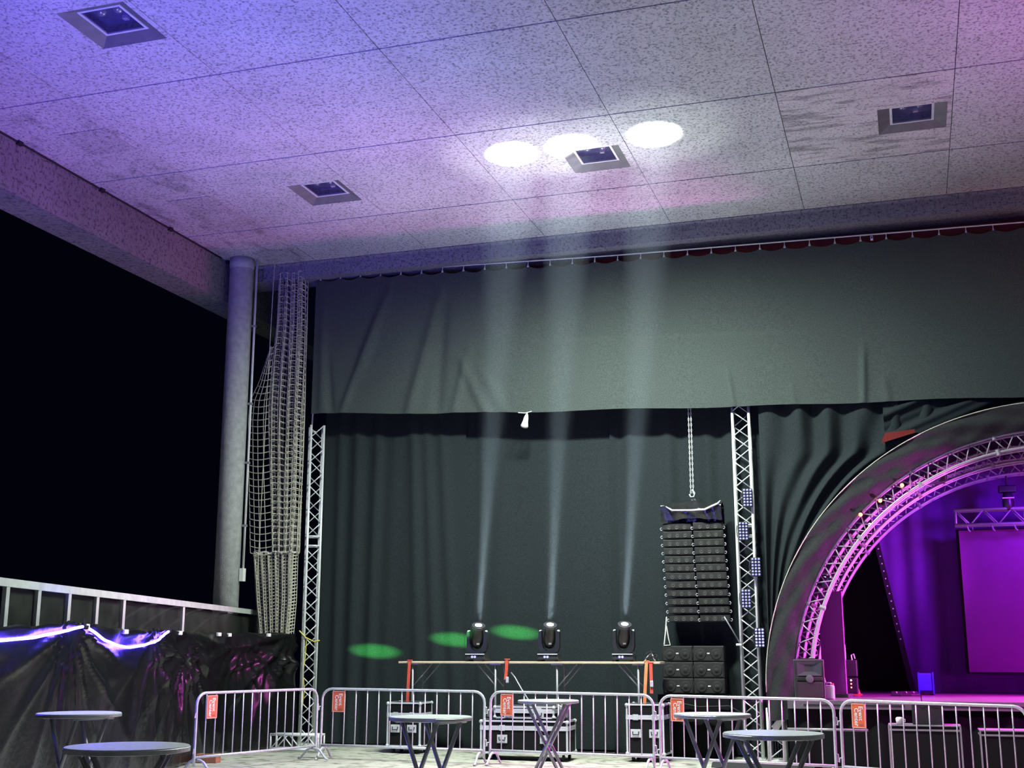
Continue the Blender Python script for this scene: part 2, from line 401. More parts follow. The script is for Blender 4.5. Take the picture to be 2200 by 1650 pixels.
ztop, zmid, zbot = 9.12, 3.55, 0.30
for layer in range(3):
    rows = 46; colsn = 15
    zs = [ztop + (zmid - ztop) * k / rows for k in range(rows + 1)]
    def P(u, z, jit=0):
        l, r = edge(L_, z), edge(R_, z); dy, dx = pleat(u, z, layer)
        sag = 0.03 * math.sin(u * PI * 11 + layer)
        return (l + (r - l) * u + dx, NY + dy + 0.10 * layer, z + sag * 0.6)
    for z in zs: strand(nm, [P(u / 36, z) for u in range(37)], 0.0105)
    for c in range(colsn + 1): strand(nm, [P((c + 0.4 * layer) / (colsn + 0.4), z) for z in zs[::2]], 0.008)
nm.build('gathered_mesh', 'rope', net)
nm = MB()                                      # the opened flap on the left
z0f = at(585, 745, Y=NY).z
rows = 31; zs = [z0f + (zmid - z0f) * k / rows for k in range(rows + 1)]
def PF(u, z):
    l, r = edge(FL_, z), edge(L_, z) + 0.06
    return (l + (r - l) * u, NY - 0.06 - 0.05 * math.sin(u * PI), z - 0.05 * math.sin(u * PI * 0.9))
for z in zs: strand(nm, [PF(u / 8, z) for u in range(9)], 0.009)
for c in range(5): strand(nm, [PF(c / 4, z) for z in zs], 0.007)
nm.build('open_flap', 'rope', net)
nm = MB()                                      # fine mesh skirt at the bottom
rows = 52; zs = [zmid + (zbot - zmid) * k / rows for k in range(rows + 1)]
def PS(u, z, o=0.0):
    l, r = edge(FL_, z), edge(R_, z); a = 0.07 * math.sin(u * 2 * PI * 6 + 0.3 * z + o * 9) + o
    return (l + (r - l) * u, NY + a, z + 0.02 * math.sin(u * 25))
for o_ in (0.0, 0.12):
    for z in zs: strand(nm, [PS(u / 40, z + o_ * 0.25, o_) for u in range(41)], 0.0085)
    for c in range(36): strand(nm, [PS((c + o_ * 4) / 36, z, o_) for z in zs[::2]], 0.008)
nm.build('fine_mesh', 'rope', net)
nm = MB(); strand(nm, [PS(u / 40, zmid) for u in range(41)], 0.017)
nm.build('edge_cord', 'rope_white', net)

# ================================================================== TARP FENCE, LED STRIP, SHELTER
def tp(y): return -10.84 - 0.259 * (min(y, 19.3) - 17.43) + max(0, y - 19.3) * 0.27          # fence line X at depth Y
TY0, TY1 = 8.0, 20.95
tops = [(8.0, 1.9), (10.7, 1.93), (12.0, 1.97), (12.75, 2.03), (14.2, 1.97), (15.6, 2.0), (17.0, 1.98), (19, 2.0), (21.0, 2.02)]
ties = [(9.0, 1.9, 9), (12.75, 1.98, 12), (15.6, 1.95, 8), (16.9, 1.75, 13), (17.3, 1.95, 7), (19.6, 1.85, 10), (20.2, 1.6, 8), (20.8, 2.0, 9)]
nvec = Vector((1, 0.259, 0)).normalized() * 1
def tarp_off(y, z):
    d = 0.012 * math.sin(y * 3.1 + 2 * z) + 0.012 * math.sin(y * 7.7 - 3 * z)
    for k, (ty, tz, kk) in enumerate(ties):
        du, dz = y - ty, tz - z; r = math.hypot(du, dz)
        th = math.atan2(du, dz)
        if dz > -0.25:
            kk *= 0.72; w_ = min(1, (dz + 0.25) / 0.3); s = math.sin(kk * th + k * 1.3); d += w_ * 0.15 * (1 - abs(s)) ** 2 * math.exp(-r / 1.2) * min(1, r / 0.45)
            d += w_ * 0.035 * math.sin(kk * 1.9 * th + k) * math.exp(-r / 0.9) * min(1, r / 0.6)
    return d
def tarp_pt(u, v):
    y = TY0 + (TY1 - TY0) * u; zt = lerp_list(tops, y) + 0.012 * math.sin(y * 9); z = zt * v
    d = tarp_off(y, z) * (0.35 + 0.65 * v) + 0.07 * (1 - v) ** 2.5
    return (tp(y) + nvec.x * d, y + nvec.y * d, z + 0.003)
tf = empty('tarp_fence', (tp(16), 16, 0)); tag(tf, 'glossy black plastic sheeting hung over the fence at the left', 'fence')
o = MB().grid(lambda u, v: Vector(tarp_pt(u, v)) - tf.location, 330, 40).build('sheeting', 'tarp', tf, smooth=True)
so = o.modifiers.new('thickness', 'SOLIDIFY'); so.thickness = 0.006; so.offset = 1
for y in (9.5, 12.75, 15.6, 17.3, 19.2, 20.9):
    bar('fence_post', Vector((tp(y) - 0.10, y, 0)) - tf.location, Vector((tp(y) - 0.10, y, 1.95)) - tf.location, 0.025, 'galvanised', tf)
for k, (y, z) in enumerate(((13.1, 2.0), (14.4, 1.96), (16.6, 1.98), (18.6, 1.99), (19.2, 1.99), (20.2, 2.0))):
    MB().cbox((0, 0, 0), (0.05, 0.10, 0.06)).build('clamp', 'white_tube', tf, Vector((tp(y) + 0.05, y, z - 0.02)) - tf.location, bevel=0.01)
def tarp_surf(px, py, lift=0.055):
    p0 = Vector((-10.84, 17.43, 0)); n = Vector((1, 0.259, 0))
    d = _fw + _rt * ((px - W / 2) / F) + _up * ((H / 2 - py) / F); t = p0.dot(n) / d.dot(n)
    q = Vector((0, 0, EYE)) + d * t
    off = tarp_off(q.y, q.z) * 0.9 + 0.07 * max(0, 1 - q.z / 2) ** 2.5
    return q + nvec * (off + lift)
for nm_, lab, pts in (('led_strip', 'glowing blue-white LED strip swagged along the sheeting at the left edge', [(-60, 1378), (0, 1375), (60, 1369), (120, 1358), (168, 1346)]),
                      ('led_strip', 'glowing blue-white LED strip hanging in a deep loop between two fence posts', [(172, 1348), (195, 1362), (215, 1376), (240, 1386), (270, 1391), (300, 1386), (325, 1376), (350, 1356)])):
    P3 = []
    for (a, b), (c, d) in zip(pts, pts[1:]):
        for k in range(6): P3.append(tarp_surf(a + (c - a) * k / 6, b + (d - b) * k / 6))
    P3.append(tarp_surf(*pts[-1])); root = empty('led_strip', P3[0]); tag(root, lab, 'light strip')
    MB().tube([p - P3[0] for p in P3], 0.017, 8).build('glowing_tube', 'led_blue_strip', root, smooth=True)
    for e in (P3[0], P3[-1]): MB().cbox((0, 0, 0), (0.05, 0.05, 0.05)).build('end_cap', 'rubber', root, e - P3[0], bevel=0.01)
    MB().tube([P3[-1] - P3[0], P3[-1] - P3[0] + Vector((-0.05, 0.05, 0.09))], 0.008, 5).build('hook_cord', 'rubber', root)

sh = empty('bench_shelter', (-11.22, 18, 0)); tag(sh, 'pale framed bench shelter with curved roof ribs behind the sheeting', 'shelter')
def sx(y): return -11.22 - 0.259 * (y - 18)
def sp_(px, py):
    p0 = Vector((-11.22, 18, 0)); n = Vector((1, 0.259, 0))
    d = _fw + _rt * ((px - W / 2) / F) + _up * ((H / 2 - py) / F); t = p0.dot(n) / d.dot(n); return d * t
yE = sp_(560, 1308).y; yS = sp_(-80, 1266).y; ZR = 2.42
def shp(y, z, back=0.0): return Vector((sx(y) - back * 0.968, y - back * 0.251, z)) - Vector((-11.22, 18, 0))
dirv = (shp(yE, 0) - shp(yS, 0)).normalized(); side = Vector((dirv.y, -dirv.x, 0))
def obox(mb, a, b, w, hgt):
    up = Vector((0, 0, 1)); t = (b - a).normalized(); s = t.cross(up) if abs(t.z) < 0.9 else Vector((1, 0, 0)); s.normalize(); u2 = s.cross(t)
    mb.hexa([a - s * w - u2 * hgt, a + s * w - u2 * hgt, a + s * w + u2 * hgt, a - s * w + u2 * hgt, b - s * w - u2 * hgt, b + s * w - u2 * hgt, b + s * w + u2 * hgt, b - s * w + u2 * hgt]); return mb
obox(MB(), shp(yS, ZR), shp(yE, ZR + 0.02), 0.03, 0.045).build('top_rail', 'shelter_frame', sh)
posts = [sp_(px, 1330).y for px in (8, 77, 143, 204, 262, 391, 560)]
for y in posts: obox(MB(), shp(y, 0.02), shp(y, ZR - 0.04), 0.028, 0.028).build('post', 'shelter_frame', sh)
for a, b in zip(posts, posts[1:]):
    A, B = shp(a, 1.2, 0.03), shp(b, 1.2, 0.03); mb = MB(); s = side * 0.004; dz = Vector((0, 0, ZR - 0.05 - 1.2))
    mb.hexa([A - s, B - s, B + s, A + s, A - s + dz, B - s + dz, B + s + dz, A + s + dz]).build('pane', 'poly_pane', sh)
for y in (sp_(px, 1330).y for px in (352, 400, 448, 500)):
    arc = [shp(y - 1.6 * (1 - math.cos(k / 10 * PI / 2)), ZR - 0.03 - 0.95 * (1 - math.sin(PI / 2 - k / 10 * PI / 2)), 0.10 + 0.55 * math.sin(k / 10 * PI / 2)) for k in range(11)]
    MB().tube(arc, 0.03, 6).build('roof_rib', 'rubber', sh, smooth=True)
# ================================================================== DRAPES
RAILY = 21.52
HEM = [(-12, 6.27), (-10.84, 6.25), (-8.5, 6.12), (-6.59, 6.03), (-4.6, 5.96), (-2.65, 5.89), (-0.3, 5.84), (1.98, 5.78), (9, 5.7)]
RAIL = [(-10.6, 9.09), (-4.86, 8.90), (2.23, 8.78), (9, 8.62)]
VX0, VX1 = -10.98, 8.5
hooks = [VX0 + 0.1 + 0.435 * k for k in range(45)]
def top_z(x):
    k = (x - hooks[0]) / 0.435; f = abs(math.sin(k * PI)); return lerp_list(RAIL, x) - 0.10 - 0.055 * f
folds = [(-9.9, 7.1, -9.3, 8.9, 0.05, 0.10), (-10.3, 6.3, -9.6, 8.2, 0.05, 0.09), (-8.9, 6.2, -8.15, 8.95, 0.07, 0.13), (-8.35, 6.2, -8.2, 8.9, -0.05, 0.12), (-8.0, 6.1, -7.7, 7.4, 0.05, 0.10), (-7.4, 6.1, -7.9, 7.2, 0.04, 0.10),
         (-10.75, 6.3, -10.8, 8.8, 0.04, 0.10), (-10.55, 6.3, -10.7, 7.6, -0.03, 0.07), (-7.0, 6.05, -7.5, 7.0, 0.03, 0.12), (-2.75, 5.9, -2.85, 6.6, 0.04, 0.05), (-0.55, 5.85, -0.5, 6.9, 0.05, 0.05), (-0.15, 5.85, -0.2, 6.3, 0.03, 0.07), (-1.7, 5.87, -1.75, 6.3, 0.02, 0.06)]
def val_off(x, z):
    d = 0.012 * math.sin(x * 1.1) + 0.006 * math.sin(x * 2.7 + z)
    for (xa, za, xb, zb, A, s) in folds:
        t = (z - za) / (zb - za); xc = xa + (xb - xa) * t
        w = max(0, min(1, (t + 0.15) / 0.2)) * max(0, min(1, (1.12 - t) / 0.5)); d += A * gauss(x - xc, s) * w
    seam = 7.32 - 0.045 * (x + 5)
    if x > -6.6 and x < -1.0:
        k = (z - seam); d += 0.032 / (1 + math.exp(max(-50, min(50, k / 0.014)))) * max(0, min(1, (x + 6.6) / 1.0)) * max(0, min(1, (-1.0 - x) / 1.5))
    return d
def val_pt(u, v):
    x = VX0 + (VX1 - VX0) * u; zt, zb = top_z(x), lerp_list(HEM, x) + 0.012 * math.sin(x * 2.3); z = zb + (zt - zb) * v
    return (x, RAILY - 0.06 - val_off(x, z), z)
va = empty('valance', (VX0, RAILY, 6)); tag(va, 'wide dark grey cloth valance hanging from the rail under the ceiling', 'drape')
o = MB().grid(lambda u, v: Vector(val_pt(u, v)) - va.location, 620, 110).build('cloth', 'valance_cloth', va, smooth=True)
rl = empty('drape_rail', (0, RAILY - 0.05, 8.9)); tag(rl, 'long thin pale rail with hooks carrying the valance', 'rail')
MB().tube([(x, 0, lerp_list(RAIL, x) - 8.9) for x in (-10.9, -8, -4.86, -2, 2.23, 9)], 0.013, 8).build('rod', 'white_tube', rl, smooth=True)
hm = MB().tube([(0, 0, -0.01), (0, 0, -0.06)], 0.007, 6).tube([(0, -0.005, -0.06), (0, -0.01, -0.115)], [0.008, 0.022], 6).mesh('hook')
for x in hooks[:30]:
    if x > 2.6: break
    link('hook', hm, 'white_tube', rl, (x, 0, lerp_list(RAIL, x) - 8.9))
hl = empty('hoist_label', at(1873, 514, Y=RAILY - 0.1)); tag(hl, 'small blue and white tag hanging on the drape rail', 'tag')
MB().cbox((0, 0, 0.02), (0.045, 0.02, 0.09)).build('tag_plate', 'paper_white', hl, bevel=0.008)
MB().cbox((0, -0.012, 0.03), (0.03, 0.006, 0.04)).build('blue_mark', 'blue_plastic', hl)
# bundle knotted to the hem
bd = empty('hem_bundle', at(1129, 905, Y=21.44)); tag(bd, 'small pale cloth bundle tied under the valance hem', 'bundle')
MB().lathe([(0.006, 0.16), (0.03, 0.11), (0.045, 0.06), (0.05, 0.0), (0.075, -0.09), (0.06, -0.12), (0.02, -0.13)], 12).build('bag', 'rope_white', bd, rot=(0.1, 0.25, 0), smooth=True)
MB().tube([(-0.14, 0, 0.17), (0, -0.02, 0.15), (0.12, 0, 0.18)], 0.008, 5).build('cord', 'rope_white', bd)

# full-height back drapes in separate panels
DY = 21.98
def drape(name, label, x0, x1, z0, z1, y, fold_fn, nu=150, m='drape_cloth', top_fn=None):
    e = empty(name, ((x0 + x1) / 2, y, z0)); tag(e, label, 'drape', 'black drapes behind the truss towers')
    def f(u, v):
        x = x0 + (x1 - x0) * u; zt = z1 + (top_fn(x) if top_fn else 0); z = z0 + (zt - z0) * v
        return Vector((x, y - fold_fn(x, z), z)) - e.location
    MB().grid(f, nu, 36).build('cloth', m, e, smooth=True); return e
def fold_left(x, z):
    t = (z / 6.3); d = 0
    for (xc, a, s, sl) in ((-10.55, .05, .10, .0), (-10.2, .07, .13, .03), (-9.8, .06, .12, .06), (-9.45, .035, .16, .08), (-8.9, .06, .12, -.10), (-8.6, .05, .12, -.16), (-8.25, .04, .12, -.2), (-9.1, .03, .2, 0.0)):
        d += a * gauss(x - xc - sl * 2.0 * (t - 0.5), s)
    return d
def fold_mid(x, z): return 0.012 * math.sin(x * 2.1) + 0.03 * gauss(x + 7.2 + 0.1 * z / 6, .22) + 0.03 * gauss(x + 7.62, .10) + 0.02 * gauss(x + 6.35, .3)
def fold_right(x, z): return 0.030 * math.sin(x * 10.5) + 0.02 * math.sin(x * 17.0 + 1) + 0.04 * gauss(x + 4.25, .1)
xs1 = at(998, 1000, Y=DY).x; xs2 = at(1316, 1000, Y=DY).x
drape('back_drape', 'black back drape with soft pleats beside the left truss tower', -10.9, xs1 + 0.04, 0.02, 6.75, DY - 0.03, fold_left)
drape('back_drape', 'smooth flat black back drape behind the three light beams', xs1 - 0.05, xs2 + 0.03, 0.0, 6.75, DY + 0.04, fold_mid)
drape('back_drape', 'narrowly pleated black back drape behind the hanging loudspeakers', xs2 - 0.04, -2.35, -0.03, 6.75, DY - 0.01, fold_right)
tag(MB().box(-12.8, 9, 23.2, 23.3, -0.1, 8.9).build('wall_far', 'rubber'), kind='structure') if False else None
# side drape between right tower and arch, swept to the right at the top
def f_side(u, v):
    z = -0.03 + 5.98 * v; q = min(4.3, abs(max(0.0, z - 1.05))); xr = min(0.6, 2.25 - math.sqrt(4.3 ** 2 - q ** 2)); x = -2.35 + (xr + 2.35) * u
    pull = max(0, (v - 0.35) / 0.65) ** 1.6
    fld = 0.055 * math.sin((u * 7.5 - 1.6 * pull * u) * 2 * PI * 0.9) * (0.5 + 0.8 * v) + 0.025 * math.sin(u * 46 + 3 * pull)
    return (x, 21.62 - fld * (0.35 + 0.65 * min(1, (xr + 2.35) / 1.2)), z)
e = empty('side_drape', (-1.0, 21.75, 0)); tag(e, 'pleated black drape filling the gap between right truss tower and stage arch', 'drape')
MB().grid(lambda u, v: Vector(f_side(u, v)) - e.location, 240, 50).build('cloth', 'drape_cloth', e, smooth=True)
ra, rb, rc = at(1893, 952, Y=21.45), at(1965, 922, Y=21.45), at(1902, 930, Y=21.45)
e = empty('red_cloth', ra); tag(e, 'small triangle of red cloth showing above the arch rim', 'cloth')
MB().prism([(0, 0), (rb.x - ra.x, rb.z - ra.z - 0.06), (rb.x - ra.x, rb.z - ra.z), (rc.x - ra.x, rc.z - ra.z)], 0, 0.03).build('scrap', 'red_cloth', e)
# swept cloth above the arch
def f_sw(u, v):
    x = -0.25 + 5.0 * u; zb = 4.75 + 0.85 * math.sin(min(1, u * 1.6) * PI / 2); z = zb + (6.0 - zb) * v
    k = (z - 4.6) / 1.4 * 2.2 - u * 3.2; return (x, 21.55 - 0.05 * math.sin(k * 9) - 0.02 * math.sin(k * 21), z)
e = empty('swept_drape', (1, 21.55, 5)); tag(e, 'black cloth pulled into slanting folds just over the arch', 'drape')
MB().grid(lambda u, v: Vector(f_sw(u, v)) - e.location, 180, 40).build('cloth', 'drape_cloth', e, smooth=True)

# ================================================================== TRUSS TOWERS
def truss(name, label, base, height, size, rz, step, m='aluminium', joints=(), r=0.025, rb=0.010, braces_from=0.0):
    e = empty(name, base, rz); tag(e, label, 'truss'); s = size / 2; cs = [(-s, -s), (s, -s), (s, s), (-s, s)]
    for (x, y) in cs: bar('chord', (x, y, 0.01), (x, y, height), r, m, e, 10)
    n = int(height / step)
    for k in range(4):
        a, b = cs[k], cs[(k + 1) % 4]
        for i in range(n):
            z0, z1 = 0.05 + i * step, 0.05 + (i + 1) * step
            if any(abs((z0 + z1) / 2 - j) < step * 0.5 for j in joints): continue
            p, q = (a, b) if i % 2 == 0 else (b, a)
            bar('brace', (*p, z0), (*q, z1), rb, m, e, 6)
        for j in list(joints):
            bar('joint_bar', (*a, j - 0.09), (*b, j - 0.09), 0.018, m, e, 6); bar('joint_bar', (*a, j + 0.09), (*b, j + 0.09), 0.018, m, e, 6)
    MB().cbox((0, 0, 0.006), (size + 0.1, size + 0.1, 0.012)).build('base_plate', m, e)
    return e
TLX, TLY = at(668, 1300, Y=21.72).x, 21.72
truss('truss_tower', 'aluminium truss tower at the left end of the drapes', (TLX, TLY, 0), 6.05, 0.25, math.radians(33), 0.24, joints=(3.78,))
tr_ = empty('truss_mast', (TLX - 0.17, TLY + 0.1, 0)); tag(tr_, 'thin pale upright rising past the valance edge above the left tower', 'pole')
bar('mast', (0, 0, 5.9), (0.03, 0, 6.75), 0.016, 'aluminium', tr_)
bar('mast_clamp', (-0.03, 0, 6.0), (0.10, 0, 5.95), 0.02, 'aluminium', tr_)
# outrigger base of the left tower: a short lying truss frame
xL, xR = at(588, 1590, Y=19.95).x, at(690, 1590, Y=19.95).x; hl_ = (xR - xL) / 2
ob = empty('lying_truss', ((xL + xR) / 2, 19.95, 0)); tag(ob, 'low lying truss frame on the floor before the left tower', 'truss')
for yy in (-0.11, 0.11):
    for zz in (0.05, 0.29): bar('chord', (-hl_, yy, zz), (hl_, yy, zz), 0.022, 'aluminium', ob, 8)
    for k in range(4):
        xa, xb = -hl_ + 2 * hl_ * k / 4, -hl_ + 2 * hl_ * (k + 1) / 4; za, zb = (0.05, 0.29) if k % 2 == 0 else (0.29, 0.05); bar('brace', (xa, yy, za), (xb, yy, zb), 0.011, 'aluminium', ob, 6)
for xx in (-hl_, hl_):
    for zz in (0.05, 0.29): bar('end_bar', (xx, -0.11, zz), (xx, 0.11, zz), 0.016, 'aluminium', ob, 6)
    for yy in (-0.11, 0.11): bar('end_post', (xx, yy, 0.01), (xx, yy, 0.31), 0.016, 'aluminium', ob, 6)
TRX, TRY = at(1604, 1200, Y=21.72).x, 21.72
tg = gz(TRX)
truss('truss_tower', 'aluminium truss tower carrying blue LED blocks beside the stage arch', (TRX, TRY, tg), 6.3, 0.285, math.radians(4), 0.225, joints=(3.80,))
# yellow strap on the left tower
ys = empty('yellow_strap', (TLX, TLY, 1.9)); tag(ys, 'yellow strap wound around the lower left truss tower', 'strap')
MB().tube([(-0.12, -0.20, 0.18), (0.02, -0.2, 0.05), (0.18, -0.18, -0.02), (0.2, 0.0, 0.0)], 0.014, 5).build('band', 'strap_yellow', ys)
MB().tube([(0.02, -0.17, 0.05), (0.0, -0.17, -0.35), (-0.03, -0.18, -0.6), (0.01, -0.17, -0.9), (-0.02, -0.17, -1.2)], 0.009, 5).build('tail', 'strap_yellow', ys)

# LED blocks on the right tower
def led_block():
    e = empty('led_block'); MB().box(-0.085, 0.085, 0.0, 0.07, -0.16, 0.16).build('housing', 'fixture_black', e, bevel=0.008)
    cell = MB().lathe([(0.017, 0.0), (0.019, -0.010), (0.012, -0.018), (0.004, -0.021)], 10, axis='y').mesh('led_lens')
    for i in range(3):
        for j in range(6): link('led_lens', cell, 'led_cell', e, (-0.054 + 0.054 * i, 0, -0.13 + 0.052 * j))
    MB().tube([(-0.10, 0.03, -0.1), (-0.11, 0.03, 0.0), (-0.10, 0.03, 0.1)], 0.008, 5).build('bracket', 'fixture_grey', e)
    return e
LB = [((1606, 1069), 'LED block with three rows of blue lenses, highest on the right tower'), ((1597, 1141), 'blue LED block second from the top, on the left chord of the right tower'),
      ((1624, 1218), 'blue LED block third from the top, on the right chord of the right tower'), ((1603, 1286), 'blue LED block fourth from the top, glowing on the left chord of the right tower'),
      ((1632, 1370), 'brightest and lowest blue LED block on the right tower')]
proto = None
for k, ((px, py), lab) in enumerate(LB):
    p = at(px, py, Y=21.46)
    o = led_block() if proto is None else copy_tree(proto); proto = proto or o
    o.location = p; o.rotation_euler = (0, 0, math.radians(12)); tag(o, lab, 'LED light', 'LED blocks on the right truss tower')
    if k == 4:
        for ch in o.children:
            if ch.name.startswith('led_lens'):
                ch.material_slots[0].link = 'OBJECT'; ch.material_slots[0].material = MATS['led_cell_bright']
    spot('led_glow', p + Vector((0, -0.05, 0)), p + Vector((-1.5, -6, -0.5)), 22 if k > 2 else 10, (0.16, 0.12, 1.0), 140, 0.6, 0.08)
# ================================================================== HANGING LOUDSPEAKERS
AY = 21.36
ax0 = at(1425, 1230, Y=AY).x; ax1 = at(1556, 1230, Y=AY).x; bw = (ax1 - ax0) / 2 - 0.012
zt_ = at(1490, 1122, Y=AY).z; zb_ = at(1490, 1337, Y=AY).z; bh = (zt_ - zb_) / 12
ORD = ['top', 'second', 'third', 'fourth', 'fifth', 'sixth', 'seventh', 'eighth', 'ninth', 'tenth', 'eleventh', 'lowest']
def array_box(wd, hg):
    e = empty('line_array_speaker'); w2, h2 = wd / 2, hg / 2 - 0.009
    MB().hexa([(-w2, 0, -h2), (w2, 0, -h2), (w2 * 0.9, 0.36, -h2 * 0.8), (-w2 * 0.9, 0.36, -h2 * 0.8), (-w2, 0, h2), (w2, 0, h2), (w2 * 0.9, 0.36, h2 * 0.8), (-w2 * 0.9, 0.36, h2 * 0.8)]).build('cabinet', 'speaker_black', e, bevel=0.006)
    MB().box(-w2 + 0.018, w2 - 0.018, -0.010, 0.002, -h2 + 0.012, h2 - 0.012).build('grille', 'speaker_grille', e, bevel=0.004)
    dm = MB().lathe([(0.040, 0.0), (0.036, -0.006), (0.018, -0.002), (0.012, -0.008), (0.003, -0.010)], 14, axis='y').mesh('driver')
    for x in (-0.135, 0.0, 0.135): link('driver', dm, 'badge_dim', e, (x, -0.010, -0.008))
    for sx_ in (-1, 1):
        MB().tube([(0, 0, 0.014), (0.02 * sx_, 0, 0.024), (0.034 * sx_, -0.01, 0.0), (0.02 * sx_, 0, -0.024), (0, 0, -0.014)], 0.006, 5).build('lifting_pin', 'case_edge', e, (sx_ * (w2 + 0.002), 0.03, -h2 + 0.032))
    return e
mat('badge_dim', (0.05, 0.052, 0.05), 0.4)
aproto = None
for c in range(2):
    xc = ax0 + bw / 2 + c * (bw + 0.024)
    side_ = 'left' if c == 0 else 'right'
    for k in range(12):
        o = array_box(bw, bh) if aproto is None else copy_tree(aproto); aproto = aproto or o
        shift = 0.014 * k
        o.location = (xc + 0.35 * shift, AY + 0.004 * k * k * 0.3, zt_ - bh * (k + 0.5)); o.rotation_euler = (math.radians(0.10 * k), 0, math.radians(3))
        nm_ = f'{ORD[k]} black loudspeaker in the {side_} hanging stack'
        if k == 0: nm_ = f'top black loudspeaker in the {side_} hanging stack, just under the rain cover'
        tag(o, nm_, 'loudspeaker', 'hanging line array loudspeakers')
# rain cover and hoist chain
cxm = (ax0 + ax1) / 2
rc_ = empty('rain_cover', (cxm, AY + 0.1, zt_)); tag(rc_, 'shiny black plastic rain cover draped over the hanging loudspeakers', 'cover')
hw = (ax1 - ax0) / 2 + 0.0
def cover(u, v):
    # v 0..1: hem front -> front top edge -> peak ridge -> back
    x = -hw + 2 * hw * u
    crest = 0.37 + 0.07 * gauss(x + 0.03, 0.20) + 0.02 * math.sin(x * 14) - 0.02 * abs(x) / hw
    sagl = 0.20 + 0.10 * min(1, max(0, (abs(x + 0.02) - 0.22) / 0.25)) + 0.012 * math.sin(9 * x)
    P = [(-0.16, 0.02 + 0.05 * (1 - abs(x) / hw)), (-0.20, sagl), (-0.05, crest - 0.06), (0.08, crest), (0.26, 0.3), (0.30, 0.0)]
    t = v * (len(P) - 1); i = min(int(t), len(P) - 2); f = t - i
    y = P[i][0] + (P[i + 1][0] - P[i][0]) * f; z = P[i][1] + (P[i + 1][1] - P[i][1]) * f
    return (x * (1.0 if v < 0.25 else 0.97), y + 0.012 * math.sin(17 * x + 8 * v), z + 0.008 * math.sin(23 * x + 5))
MB().grid(cover, 60, 40).build('sheet', 'black_plastic_sheet', rc_, smooth=True)
MB().tube([(-hw + 0.10, -0.215, 0.275), (-hw + 0.2, -0.222, 0.205), (0.0, -0.225, 0.195), (hw - 0.28, -0.224, 0.200), (hw - 0.05, -0.212, 0.30), (hw - 0.01, -0.2, 0.35)], [0.006, 0.016, 0.016, 0.020, 0.018, 0.006], 6).build('folded_edge', 'paper_white', rc_, smooth=True)
hc = empty('hoist_chain', (cxm - 0.02, AY + 0.23, zt_ + 0.5)); tag(hc, 'twin steel hoist chains with hook above the hanging loudspeakers', 'chain')
for dx, mm in ((-0.022, 'aluminium'), (0.022, 'aluminium')):
    lm = MB().tube([(0.010 * math.cos(a), 0, 0.03 * math.sin(a)) for a in [2 * PI * k / 8 for k in range(8)]], 0.0045, 5, closed=True).mesh('chain_link')
    for k in range(44):
        link('chain_link', lm, mm, hc, (dx, 0, 0.06 + 0.05 * k * 0.62 / 0.62), (0, 0, (k % 2) * PI / 2))
MB().tube([(0, 0, 0.10), (0.045, 0, 0.04), (0.03, 0, -0.03), (-0.03, 0, -0.03), (-0.045, 0, 0.02)], 0.014, 6).build('hook', 'case_edge', hc, smooth=True)

# ground stack below: six double-driver boxes on a covered riser
sbx0, sbx1 = at(1424, 1435, Y=AY).x, at(1556, 1435, Y=AY).x
st, sb_ = at(1490, 1387, Y=AY).z, at(1490, 1492, Y=AY).z; sh_ = (st - sb_) / 3; sw = (sbx1 - sbx0) / 2 - 0.006
def sub_box(wd, hg):
    e = empty('stacked_speaker'); w2, h2 = wd / 2, hg / 2 - 0.006
    MB().box(-w2, w2, 0, 0.5, -h2, h2).build('cabinet', 'speaker_black', e, bevel=0.008)
    MB().box(-w2 + 0.015, w2 - 0.015, -0.012, 0.002, -h2 + 0.015, h2 - 0.015).build('grille', 'speaker_grille', e, bevel=0.006)
    dm = MB().lathe([(0.095, 0.0), (0.090, -0.006), (0.060, -0.002), (0.035, -0.003), (0.028, -0.010), (0.004, -0.013)], 20, axis='y').mesh('driver')
    for x in (-0.13, 0.13): link('driver', dm, 'speaker_grille', e, (x, -0.012, -0.01), smooth=True)
    MB().cbox((0, -0.015, 0.005), (0.045, 0.008, 0.020)).build('badge', 'badge', e)
    MB().tube([(-w2 - 0.002, 0.03, 0.08), (-w2 - 0.008, -0.004, 0.02), (-w2 - 0.002, 0.02, -0.06)], 0.005, 5).build('tie_cord', 'rubber', e)
    return e
sproto = None
for c in range(2):
    for k in range(3):
        o = sub_box(sw, sh_) if sproto is None else copy_tree(sproto); sproto = sproto or o
        o.location = (sbx0 + sw / 2 + c * (sw + 0.012), AY, st - sh_ * (k + 0.5)); o.rotation_euler = (0, 0, math.radians(3))
        tag(o, f"{['top', 'middle', 'bottom'][k]} box in the {['left', 'right'][c]} column of the floor-standing loudspeaker stack", 'loudspeaker', 'floor-standing loudspeakers')
riser = empty('speaker_riser', ((sbx0 + sbx1) / 2, AY, gz(-3.5))); tag(riser, 'riser wrapped in black cloth under the loudspeaker stack', 'riser')
rh = sb_ - gz(-3.5)
MB().grid(lambda u, v: ((-0.60 + 1.2 * u), -0.10 - 0.03 * math.sin(u * 30) * (1 - v), rh * v), 60, 8).build('skirt', 'black_cloth', riser, smooth=True)
MB().box(-0.58, 0.58, -0.06, 0.45, 0.0, rh - 0.004).build('platform', 'case_black', riser)
MB().box(-0.45, 0.5, -0.45, -0.14, 0.62, 0.66).build('board', 'case_black', riser)
MB().tube([(-0.5, -0.14, 0.95), (0.1, -0.16, 0.84), (0.6, -0.14, 0.86), (0.85, -0.10, 0.72)], 0.014, 5).build('cable', 'rubber', riser)
